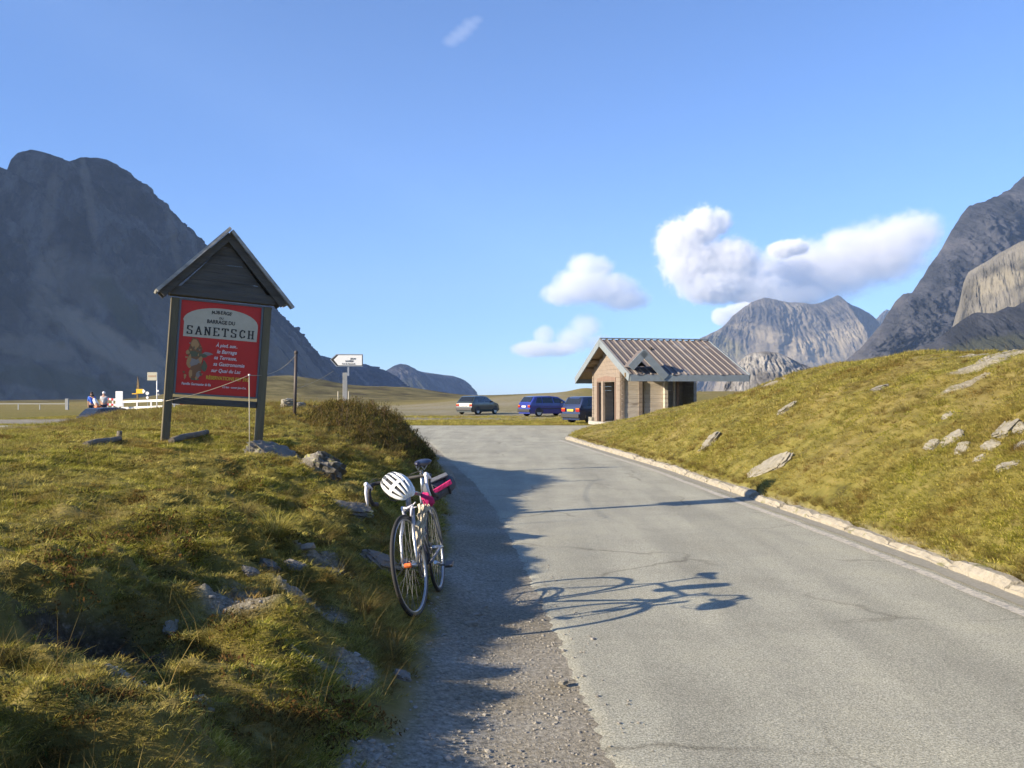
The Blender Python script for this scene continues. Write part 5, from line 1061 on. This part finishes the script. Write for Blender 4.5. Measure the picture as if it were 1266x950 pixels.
# things carried by the bicycle
Mb = Matrix.Translation(bike.location) @ M_.to_4x4()
def helmet():
    c = Mb @ st(clamp + Vector((.115, -.015, -.07)))   # hangs from the bar in front of the stem
    c = at(492, 604, 5.72)
    root = thing('cycling_helmet', 'white and grey cycling helmet hung on the handlebar', 'helmet', c, (R(30), R(-20), R(40)))
    root.scale = (.96, .96, .96)
    # shell: ellipsoid built from ribs with vents between them; x across, y front-back (towards camera = -y), z up
    A, B, D = .094, .122, .095
    sm = mat('helmet_shell', (.72, .74, .72), .35, coat=.3); gm_ = mat('helmet_grey_panel', (.07, .08, .09), .5); inn = mat('helmet_inner_foam', (.022, .023, .025), .9)
    def S(th, ph, k=1.):                               # th: -1..1 across, ph: 0..1 along from front to back
        a = th * math.pi / 2 * .98; b = (ph - .5) * math.pi * 1.02
        x = A * math.sin(a) * math.cos(b * .82); y = B * math.sin(b); z = D * math.cos(a) * max(math.cos(b * .96), 0) ** .75
        return Vector((x, y, z)) * k
    vs = [S(-1 + 2 * i / 20, j / 20, .90) for i in range(21) for j in range(21)]
    MB().add(vs, [(i * 21 + j, i * 21 + j + 1, (i + 1) * 21 + j + 1, (i + 1) * 21 + j) for i in range(20) for j in range(20)], 0, True).build('inner_foam', inn, root)
    ribs = [(-1.0, -.80), (-.66, -.50), (-.34, -.20), (-.075, .075), (.20, .34), (.50, .66), (.80, 1.0)]
    for a, b in ribs:
        mb = MB(); n = 22; v = []
        for j in range(n + 1):
            ph = .02 + .96 * j / n; pinch = 1 + .55 * (abs(ph - .5) * 2) ** 2; m_ = (a + b) / 2; h_ = (b - a) / 2 * pinch
            for th, k in ((m_ - h_, .90), (m_ - h_ * .85, .995), (m_, 1.02), (m_ + h_ * .85, .995), (m_ + h_, .90)): v.append(S(max(-1, min(1, th)), ph, k))
        mb.add(v, [(j * 5 + q, j * 5 + q + 1, (j + 1) * 5 + q + 1, (j + 1) * 5 + q) for j in range(n) for q in range(4)], 0, True); mb.build('shell_rib', sm, root)
    for ph0, ph1 in ((.0, .13), (.40, .47), (.66, .72), (.90, 1.0)):
        v = [S(-1 + 2 * i / 24, ph0 + (ph1 - ph0) * q / 3, .985) for i in range(25) for q in range(4)]
        MB().add(v, [(i * 4 + q, i * 4 + q + 1, (i + 1) * 4 + q + 1, (i + 1) * 4 + q) for i in range(24) for q in range(3)], 0, True).build('shell_bridge', sm if ph0 != .66 else gm_, root)
    v = [S(-1 + 2 * i / 24, .72 + .2 * q / 3, 1.01) for i in range(25) for q in range(4)]
    MB().add(v, [(i * 4 + q, i * 4 + q + 1, (i + 1) * 4 + q + 1, (i + 1) * 4 + q) for i in range(24) for q in range(3)], 0, True).build('grey_band', gm_, root)
    v = [Vector((x * 1.0, y, z - .012)) for x, y, z in [S(-1 + 2 * i / 24, ph, 1.0) for i in range(25) for ph in (0, 0)]]
    for s in (-1, 1): MB().tube([(s * .085, -.03, 0), (s * .06, 0, -.07), (0, .01, -.12)], .004, 6).tube([(s * .085, .05, 0), (s * .06, 0, -.07)], .004, 6).build('chin_strap', tape, root)
helmet()
# bag and jacket strapped behind the saddle, towards the road
bg = thing('saddle_bag', 'grey and magenta roll bag strapped behind the saddle', 'bag', at(541, 604, 6.45), (R(4), R(-24), R(12)))
mag = mat('magenta_fabric', (.50, .012, .13), .7, noise=(30, (.36, .01, .10), .8), bump=(30, .5)); gry = mat('grey_fabric', (.10, .11, .13), .8, noise=(20, (.06, .065, .08), .8), bump=(30, .5))
def pouch(x0, x1, hw_, hh, m, nm, parent, off=(0, 0, 0), pw=3.2, tap=.75, seed=0):
    N_, K = 20, 10; v = []
    for i in range(K + 1):
        f = i / K; e = (1 - abs(2 * f - 1) ** 5) ** .35 * (.55 if i in (0, K) else 1); sc_ = (1 + (tap - 1) * f) * max(e, .45)
        for k in range(N_):
            a = 2 * math.pi * k / N_; ca, sa = math.cos(a), math.sin(a); r = (abs(ca) ** pw + abs(sa) ** pw) ** (-1 / pw)
            wv_ = 1 + .05 * math.sin(i * 1.7 + k * 1.1 + seed) + .03 * math.sin(k * 2.3 - i)
            v.append((off[0] + x0 + (x1 - x0) * f, off[1] + hw_ * r * ca * sc_ * wv_, off[2] + hh * r * sa * sc_ * wv_))
    mb = MB().add(v, [(i * N_ + k, i * N_ + (k + 1) % N_, (i + 1) * N_ + (k + 1) % N_, (i + 1) * N_ + k) for i in range(K) for k in range(N_)] + [list(range(N_)), [K * N_ + k for k in range(N_)][::-1]], 0, True)
    return mb.build(nm, m, parent)
body_ = pouch(-.10, .135, .07, .078, gry, 'bag_body', bg)
pouch(-.135, -.055, .066, .058, mag, 'bag_end_pocket', bg, (0, -.02, -.035), 2.8, .9, 2)
MB().box((.03, -.074, .012), (.15, .012, .034), (0, R(-6), 0), jit=.003).build('magenta_stripe', mag, bg, bevel=.004)
MB().box((.03, -.02, .072), (.15, .11, .016), (0, R(2), 0), jit=.003).build('top_flap', gry, bg, bevel=.006)
for x in (-.03, .07): MB().ring((x, 0, 0), .074, .004, (1, 0, 0), 24, 5, ry=2.2).build('strap', tape, bg)
# pale rag tied to the frame
rag = thing('pale_cloth', 'crumpled cream cloth tied under the bar of the bicycle frame', 'cloth', at(521, 648, 5.98), (0, R(7), R(20)))
v = []; nr, nc = 26, 12
for i in range(nr):
    for j in range(nc):
        f = i / (nr - 1); g = j / (nc - 1) - .5
        wdt = .072 * (1 - .25 * f) * (1 + .18 * math.sin(i * 1.3)) ; z = .13 - .30 * f + .01 * math.sin(j * 2 + i)
        if i == nr - 1: z -= .03 * math.sin(j * 1.9)
        v.append((g * wdt + .004 * math.sin(i * .9), .012 * math.sin(g * 22 + i * .35) + .008 * math.sin(i * .8 + j) - .02 * math.cos(g * 3), z))
fm = MB().add(v, [(i * nc + j, i * nc + j + 1, (i + 1) * nc + j + 1, (i + 1) * nc + j) for i in range(nr - 1) for j in range(nc - 1)], 0, True)
o = fm.build('cloth', mat('cream_cloth', (.60, .54, .42), .9, noise=(40, (.42, .37, .28), .7), bump=(60, .6)), rag); sd_ = o.modifiers.new('s', 'SOLIDIFY'); sd_.thickness = .004
MB().tube([(-.02, .0, .13), (0, .03, .16), (.02, .0, .13)], .004, 6).build('tie', tape, rag)
# ---------------------------------------------------------------- people, signs, rails and cars by the side road
skin = mat('skin', (.45, .26, .18), .6)
def person(label, foot, h, face, shirt, shorts, hair, bend=0., arms=(.12, .12), stride=.10, group=None):
    """one skinned body; clothing and hair are thin shells of their own"""
    root = thing('person', label, 'person', foot, (0, 0, face), group)
    hip = h * .52; b = bend; s_ = lambda v: Vector(v) * h
    def up(d, x=0., y=0.):                             # point up the torso, leaning forward (local -y) by bend
        return Vector((x, -math.sin(b) * d + y, hip + math.cos(b) * d))
    sh = .29 * h; nk = .335 * h; hd = .41 * h
    J = {}; V = []; E = []; RD = []
    def v(p, r, par=None):
        V.append(tuple(p)); RD.append(r); i = len(V) - 1
        if par is not None: E.append((par, i))
        return i
    pel = v((0, 0, hip), .085 * h); wa = v(up(.12 * h), .072 * h, pel); chs = v(up(.24 * h), .088 * h, wa); neck = v(up(nk), .034 * h, chs); head0 = v(up(nk + .045 * h, 0, -.008), .045 * h, neck); hd_ = v(up(hd + .02 * h, 0, -.01), .054 * h, head0); v(up(hd + .055 * h, 0, 0), .042 * h, hd_)
    for sg in (-1, 1):
        a = v(up(sh, sg * .10 * h), .042 * h, chs); e = v(up(sh - .17 * h, sg * (.10 * h + arms[0])), .028 * h, a); w = v(up(sh - .30 * h, sg * (.10 * h + arms[1] * .8), -.05), .019 * h, e); hh = v(up(sh - .35 * h, sg * (.10 * h + arms[1] * .8), -.06), .018 * h, w)
        for q in range(5): v(up(sh - (.395 if q < 4 else .37) * h, sg * (.10 * h + arms[1] * .8) + (q - 1.5) * .009 * (1 if q < 4 else 1.6), -.075), .005 * h, hh)
        t = v((sg * .055 * h, sg * stride * .15, hip - .05 * h), .062 * h, pel); k = v((sg * .06 * h, -sg * stride * .5, .285 * h), .040 * h, t); an = v((sg * .06 * h, sg * stride * -.9, .05 * h), .024 * h, k); v((sg * .065 * h, sg * stride * -.9 - .09 * h, .022 * h), .022 * h, an)
    def skinmesh(name, keep, m, grow=1.0, extra=0.):
        idx = [i for i in range(len(V)) if keep(i)]; mp = {i: k for k, i in enumerate(idx)}
        me = bpy.data.meshes.new(name); me.from_pydata([V[i] for i in idx], [(mp[a], mp[c]) for a, c in E if a in mp and c in mp], []); me.materials.append(m)
        o = bpy.data.objects.new(name, me); C.objects.link(o); o.parent = root; sk = o.modifiers.new('skin', 'SKIN'); sk.use_smooth_shade = True; su = o.modifiers.new('s', 'SUBSURF'); su.levels = su.render_levels = 1
        for i, k in mp.items(): r = RD[i] * grow + extra; me.skin_vertices[0].data[k].radius = (r, r)
        me.skin_vertices[0].data[0].use_root = True
        return o
    skinmesh('body', lambda i: True, skin)
    skinmesh('shirt', lambda i: i in (0, 1, 2) or i in (7, 8) or i in (7 + 13, 8 + 13), shirt, 1.06, .012)
    skinmesh('shorts', lambda i: i == 0 or i in (16, 17) or i in (16 + 13, 17 + 13), shorts, 1.05, .012)
    hm_ = MB(); c = up(hd + .035 * h, 0, .008); hm_.ball(c, (.058 * h, .062 * h, .058 * h), 12, 8); hm_.build('hair', hair, root)
    return root
blue_s = mat('blue_shirt', (.03, .12, .55), .8); white_s = mat('white_shirt', (.78, .78, .76), .8); grey_s = mat('grey_shirt', (.42, .44, .46), .8); org_s = mat('orange_shorts', (.50, .16, .06), .8); blk_s = mat('dark_shorts', (.03, .03, .05), .8); hairm = mat('dark_hair', (.03, .02, .015), .8); cap_w = mat('white_cap', (.7, .7, .7), .7)
DD = 58.
def gp(px, d): x = (px - CX) / FPX * d; return Vector((x, d, gz(x, d)))
person('person in a bright blue shirt standing at the left end of the roadside group', gp(113.5, DD), 1.72, R(25), blue_s, blk_s, hairm, 0, (.02, .03), group='people resting by the side road')
person('person in a white shirt and orange shorts leaning forward', gp(121, DD - 1), 1.70, R(-60), white_s, org_s, hairm, .45, (.05, .02), .25, group='people resting by the side road')
person('person in pale grey clothes standing upright beside the white shirted one', gp(128.5, DD + .5), 1.74, R(10), grey_s, blk_s, cap_w, 0, (.02, .02), group='people resting by the side road')
# red and white rails
redp = mat('rail_red', (.55, .03, .03), .5); whp = mat('rail_white', (.78, .77, .74), .5)
def rail(label, pa, pb, rows, posts, m1, m2, n=8, r=.055, foot=True, name='guard_rail', group=None):
    d0, d1 = pa[1], pb[1]; root = thing(name, label, 'railing', gp(pa[0], d0), group=group); O = root.location.copy()
    for ra, rb in rows:
        a, b = at(pa[0], ra, d0), at(pb[0], rb, d1)
        for k in range(n):
            p, q = a.lerp(b, k / n) - O, a.lerp(b, (k + 1) / n) - O
            MB().box((p + q) / 2, ((q - p).length - .004, .04, r * 2), ((q - p).to_track_quat('X', 'Z').to_matrix())).build('rail', (m1, m2)[k % 2] if m2 else m1, root)
    for f in posts:
        a = at(pa[0], rows[0][0], d0).lerp(at(pb[0], rows[0][1], d1), f); g = gz(a.x, a.y + .06); MB().box((a.x - O.x, a.y + .06 - O.y, (a.z + g) / 2 - O.z - .05), (.09, .07, a.z - g + .15)).build('post', whp if m2 else m1, root)
    return root
rail('red and white striped barrier beside the white board', (132, DD + 3), (146, DD + 3), [(493.5, 494.5), (500, 501)], (0, .5, 1), redp, whp, 5, .07, name='striped_barrier')
rail('long white two bar railing running to the left post of the signboard', (150, 62), (206, 60), [(497, 495), (505, 502.5)], (.03, .35, .66, .97), whp, None, 4, .07)
rail('low red and white rail seen under the red signboard', (208, 60), (345, 62), [(499, 500.5)], (.05, .3, .55, .8, .97), whp, redp, 10, .06, name='striped_rail')
rail('thin grey wire rail with a thick end post at the far left', (-20, 92), (86, 92), [(499.5, 499.5)], (.15, .4, .65), mat('grey_rail', (.30, .31, .30), .7), None, 6, .04)
p = gp(83, 91.5); tag(MB().box((p.x, p.y, p.z + .4), (.28, .28, 1.5), jit=.02).build('fence_post', greyp), 'thick grey end post of the rail at the far left', 'post')
# boards and signs
p = gp(147.5, 57); bd = thing('white_board', 'tall white notice board standing in front of the striped barrier', 'notice board', p)
z0 = CAMZ - (503 - HZ) / FPX * 57 - p.z; z1 = CAMZ - (484 - HZ) / FPX * 57 - p.z
MB().box((0, 0, (z0 + z1) / 2), (.46, .05, z1 - z0)).build('board', whp, bd, bevel=.01)
for s in (-1, 1): MB().tube([(s * .17, .04, -.1), (s * .17, .04, z0 + .2)], .02, 8).build('leg', galv, bd)
for k in range(5): MB().box((0, -.028, z1 - .16 - k * .16), (.32, .006, .03)).build('printed_line', mat('print_grey', (.5, .52, .53), .6), bd)
d = 62; p = gp(170, d); hs = thing('hiking_signpost', 'yellow hiking arrow pointing right on a pointed brown post', 'signpost', p)
zt = CAMZ - (465 - HZ) / FPX * d - p.z; zs = CAMZ - (484 - HZ) / FPX * d - p.z
brn = mat('brown_post', (.20, .14, .06), .8, noise=(8, (.10, .07, .04), .8)); yp = mat('yellow_sign_paint', (.75, .45, .02), .5)
MB().prism([(-.06, -.1), (.06, -.1), (.06, zt * .62), (.13, zt * .74), (.02, zt), (-.05, zt * .74), (-.06, zt * .6)], 'y', -.03, .03).build('post', brn, hs)
MB().prism([(-.07, zs - .16), (.42, zs - .16), (.58, zs), (.42, zs + .16), (-.07, zs + .16)], 'y', -.06, -.035).build('arrow_board', yp, hs)
MB().prism([(.42, zs - .162), (.585, zs), (.42, zs + .162), (.36, zs)], 'y', -.066, -.061).build('white_tip', whp, hs)
MB().prism([(-.40, zs - .20), (.0, zs - .20), (.0, zs - .14), (-.40, zs - .14)], 'y', .032, .05).build('back_board', yp, hs)
d = 60; p = gp(194, d); bs = thing('stop_sign_panel', 'beige rectangular board like a bus stop flag on a thin white pole', 'bus stop sign', p)
def lz(r): return CAMZ - (r - HZ) / FPX * d - p.z
def lxx(c): return (c - 194) / FPX * d
MB().tube([(0, 0, -.1), (0, 0, lz(461))], .035, 8).build('pole', whp, bs)
o = MB().box(((lxx(182.5) + lxx(194.5)) / 2, -.05, (lz(460.5) + lz(470.5)) / 2), (lxx(194.5) - lxx(182.5), .04, lz(460.5) - lz(470.5))).build('panel', mat('beige_panel', (.42, .40, .30), .6), bs)
MB().box(((lxx(182.5) + lxx(194.5)) / 2, -.074, lz(465.3)), (.52, .008, .11)).build('panel_stripe', mat('panel_brown', (.34, .24, .16), .6), o)
MB().box((.07, -.03, lz(483.5)), (.14, .04, .12)).build('small_plate', whp, bs); MB().box((.10, -.03, lz(488)), (.16, .04, .12)).build('small_plate', greyp, bs)
for px, row, lb in ((182.5, 486.5, 'upper of two round white marker discs on a thin stake'),):
    d = 61; p = gp(px, d); mk_ = thing('marker_disc', 'thin stake carrying two round white discs between the two signposts', 'marker', p)
    MB().tube([(0, 0, -.1), (0, 0, CAMZ - (485 - HZ) / FPX * d - p.z)], .015, 6).build('stake', greyp, mk_)
    for rr_, s in ((486.5, .12), (491.8, .09)): MB().tube([(0, -.03, CAMZ - (rr_ - HZ) / FPX * d - p.z), (0, -.06, CAMZ - (rr_ - HZ) / FPX * d - p.z)], s, 12, smooth=False).build('disc', whp, mk_)
# two low cars whose roofs show above the turf
d = 50; x = (141 - CX) / FPX * d; car('parked_car', 'dark low car with red tail lights half hidden by the turf crest', paintm('black_paint', (.02, .022, .028)), (x, d, gz(x, d) - .0), R(62), hatch, 3.7, 1.6, .90, wins=[(-1.15, -.35, -1.05, -.38, 'w'), (-.25, .72, -.25, .30, 'w')], rear_win=(-1.72, -1.36), front_win=(.88, .30), wheels=(-1.15, 1.22))
x = (163 - CX) / FPX * (d + 1); car('parked_car', 'grey blue car beside the dark one, its roof just above the turf', paintm('grey_blue_paint', (.13, .16, .21)), (x, d + 1, gz(x, d + 1)), R(48), est, 4.0, 1.64, .92, wins=[(-1.55, -1.05, -1.38, -1.05, 'w'), (-.97, -.12, -.97, -.15, 'w'), (-.02, .92, -.04, .48, 'w')], rear_win=(-1.88, -1.62), front_win=(1.04, .46), wheels=(-1.28, 1.25))
# ---------------------------------------------------------------- clouds: bodies of droplets far behind the mountains
def cloud(name, label, d, blobs, dens=.012, wisp=.55, seed=0, nsc=3.0, col=(1, 1, 1), edge=.22):
    """blobs: (column, row, radius x, radius y in photo pixels, weight)"""
    s = d / FPX
    B = [(Vector(((b[0] - CX) * s, 0, CAMZ - (b[1] - HZ) * s)), b[2] * s, b[3] * s) for b in blobs]
    x0 = min(c.x - rx * 1.5 for c, rx, rz_ in B); x1 = max(c.x + rx * 1.5 for c, rx, rz_ in B); z0 = min(c.z - rz_ * 1.5 for c, rx, rz_ in B); z1 = max(c.z + rz_ * 1.5 for c, rx, rz_ in B)
    ry_m = max(rx for c, rx, rz_ in B) * 1.1
    ctr = Vector(((x0 + x1) / 2, d + ry_m * 1.2, (z0 + z1) / 2)); half_ = Vector(((x1 - x0) / 2, ry_m * 1.3, (z1 - z0) / 2))
    mb = MB()
    for c, rx, rz_ in B: mb.ball((c.x - ctr.x, 0, c.z - ctr.z), (rx * 1.5, min(max(rx * .9, rz_), ry_m) * 1.5, rz_ * 1.5), 16, 10)
    bm = bmesh.new()
    vs = [bm.verts.new(v) for v in mb.v]; r = bmesh.ops.convex_hull(bm, input=vs); 
    bmesh.ops.delete(bm, geom=[e for e in bm.verts if not e.link_faces], context='VERTS')
    me = bpy.data.meshes.new(name); bm.to_mesh(me); bm.free()
    m = bpy.data.materials.new(name); m.use_nodes = True; n, l = m.node_tree.nodes, m.node_tree.links; n.remove(n['Principled BSDF'])
    tc = n.new('ShaderNodeTexCoord'); last = None
    unit = max(half_.x, half_.z)
    t = n.new('ShaderNodeTexNoise'); t.inputs['Scale'].default_value = nsc / unit; t.inputs['Detail'].default_value = 9; t.inputs['Roughness'].default_value = .78
    of = n.new('ShaderNodeVectorMath'); of.operation = 'ADD'; of.inputs[1].default_value = (seed * 977., seed * 131., 0); l.new(tc.outputs['Object'], of.inputs[0]); l.new(of.outputs[0], t.inputs['Vector'])
    for (c, rx, rz_), b in zip(B, blobs):
        sub = n.new('ShaderNodeVectorMath'); sub.operation = 'SUBTRACT'; l.new(tc.outputs['Object'], sub.inputs[0]); sub.inputs[1].default_value = (c.x - ctr.x, 0, c.z - ctr.z)
        mu = n.new('ShaderNodeVectorMath'); mu.operation = 'MULTIPLY'; l.new(sub.outputs[0], mu.inputs[0]); mu.inputs[1].default_value = (1 / rx, 1 / min(max(rx * .9, rz_), ry_m), 1 / rz_)
        le = n.new('ShaderNodeVectorMath'); le.operation = 'LENGTH'; l.new(mu.outputs[0], le.inputs[0])
        f = n.new('ShaderNodeMath'); f.operation = 'MULTIPLY_ADD'; l.new(le.outputs['Value'], f.inputs[0]); f.inputs[1].default_value = -1; f.inputs[2].default_value = 1.
        w_ = n.new('ShaderNodeMath'); w_.operation = 'MULTIPLY'; l.new(f.outputs[0], w_.inputs[0]); w_.inputs[1].default_value = 1
        if last is None: last = w_
        else:
            mx = n.new('ShaderNodeMath'); mx.operation = 'SMOOTH_MAX'; mx.inputs[2].default_value = .15; l.new(last.outputs[0], mx.inputs[0]); l.new(w_.outputs[0], mx.inputs[1]); last = mx
    nn_ = n.new('ShaderNodeMath'); nn_.operation = 'MULTIPLY_ADD'; l.new(t.outputs[0], nn_.inputs[0]); nn_.inputs[1].default_value = wisp * 2; nn_.inputs[2].default_value = -wisp
    ad = n.new('ShaderNodeMath'); l.new(last.outputs[0], ad.inputs[0]); l.new(nn_.outputs[0], ad.inputs[1])
    ad.operation = 'MULTIPLY_ADD'; ad.inputs[1].default_value = 1; l.new(nn_.outputs[0], ad.inputs[2])
    for q in list(ad.inputs[1].links): l.remove(q)
    nn_.inputs[2].default_value = -wisp + .18
    mr = n.new('ShaderNodeMapRange'); mr.interpolation_type = 'SMOOTHSTEP'; mr.inputs[1].default_value = .02; mr.inputs[2].default_value = .02 + edge; mr.inputs[3].default_value = 0; mr.inputs[4].default_value = dens; l.new(ad.outputs[0], mr.inputs[0])
    v = n.new('ShaderNodeVolumePrincipled'); v.inputs['Color'].default_value = (*col, 1); v.inputs['Anisotropy'].default_value = 0; l.new(mr.outputs[0], v.inputs['Density']); l.new(v.outputs[0], n['Material Output'].inputs['Volume'])
    try: m.cycles.volume_step_rate = .35
    except Exception: pass
    me.materials.append(m)
    o = bpy.data.objects.new(name, me); C.objects.link(o); o.location = ctr
    return tag(o, label, 'cloud', 'cumulus clouds over the mountains')
CD = 13500.
cloud('cumulus_cloud', 'largest billowing white cumulus above the pale mountain', CD, [(856, 290, 34, 32), (884, 268, 26, 26), (905, 262, 16, 18), (872, 318, 42, 34), (915, 318, 44, 34), (900, 345, 50, 24), (950, 350, 44, 22)], .0075, .95, 1, 11., (.99, .987, .985), .5)
cloud('cumulus_cloud', 'soft grey cloud bank stretching right from the big cumulus to the steep mountain', CD + 900, [(985, 345, 56, 30), (1030, 328, 64, 44), (1065, 322, 58, 42), (1110, 304, 54, 42), (1150, 282, 38, 32), (1075, 283, 30, 18), (990, 330, 50, 34), (1000, 360, 60, 20), (1168, 274, 40, 30), (1125, 300, 62, 42)], .0036, .85, 2, 10., (.965, .955, .96), .7)
cloud('cumulus_cloud', 'small very bright cloud tucked above the grey bank', CD - 300, [(975, 305, 18, 11), (990, 302, 18, 10)], .012, .85, 3, 4., edge=.4)
cloud('cumulus_cloud', 'medium round cumulus left of the big one above the hut roof', CD + 300, [(728, 322, 24, 18), (745, 325, 22, 17), (725, 347, 40, 24), (758, 352, 40, 22), (778, 364, 34, 16), (700, 358, 30, 15)], .0045, .85, 4, 8., edge=.6)
cloud('cumulus_cloud', 'low faint cloud just above the hut roof at the left', CD + 600, [(727, 402, 22, 17), (712, 418, 26, 18), (740, 422, 20, 12)], .0028, .8, 5, 5., edge=.7)
cloud('cumulus_cloud', 'lowest pale cloud wisp near the horizon left of the hut', CD + 1200, [(674, 412, 14, 13), (662, 430, 30, 11), (690, 430, 26, 10)], .003, .5, 6, 4., edge=.4)
cloud('cumulus_cloud', 'small cream cloud peeping over the left shoulder of the pale mountain', CD - 600, [(898, 390, 14, 11), (912, 384, 13, 9), (925, 380, 14, 8)], .008, .4, 7, 3.5)
cloud('wispy_cloud', 'tiny thin streak of cloud alone high in the sky', 9000, [(556, 42, 13, 8), (564, 36, 14, 9), (572, 29, 14, 9), (580, 21, 13, 9), (588, 15, 10, 6)], .0010, .45, 8, 5., edge=.8)['group'] = 'wisps'
cloud('mountain_cloud', 'thin grey cloud cap drifting over the top of the pale mountain', 5900, [(945, 366, 28, 12), (985, 362, 34, 14), (1015, 358, 24, 12)], .0012, .5, 9, 4., edge=.6)['group'] = 'wisps'
for o in C.objects:
    if o.get('group') == 'wisps': del o['group']
# ---------------------------------------------------------------- air
def haze():
    mb = MB(); x0, x1, y0, y1, z0, z1 = -9500, 9500, -4500, 12500, -700, 1500
    mb.box(((x0 + x1) / 2, (y0 + y1) / 2, (z0 + z1) / 2), (x1 - x0, y1 - y0, z1 - z0))
    m = bpy.data.materials.new('haze'); m.use_nodes = True; n, l = m.node_tree.nodes, m.node_tree.links
    n.remove(n['Principled BSDF']); v = n.new('ShaderNodeVolumePrincipled')
    v.inputs['Color'].default_value = (.44, .64, 1, 1); v.inputs['Density'].default_value = HAZE; v.inputs['Anisotropy'].default_value = .1
    l.new(v.outputs[0], n['Material Output'].inputs['Volume'])
    try: m.cycles.homogeneous_volume = True
    except Exception: pass
    tag(mb.build('haze', m), 'thin blue mountain haze filling the air', None, None, 'stuff')
HAZE = 6e-5
haze()
print('TRIS', sum(len(o.data.polygons) for o in bpy.data.objects if o.type == 'MESH'))
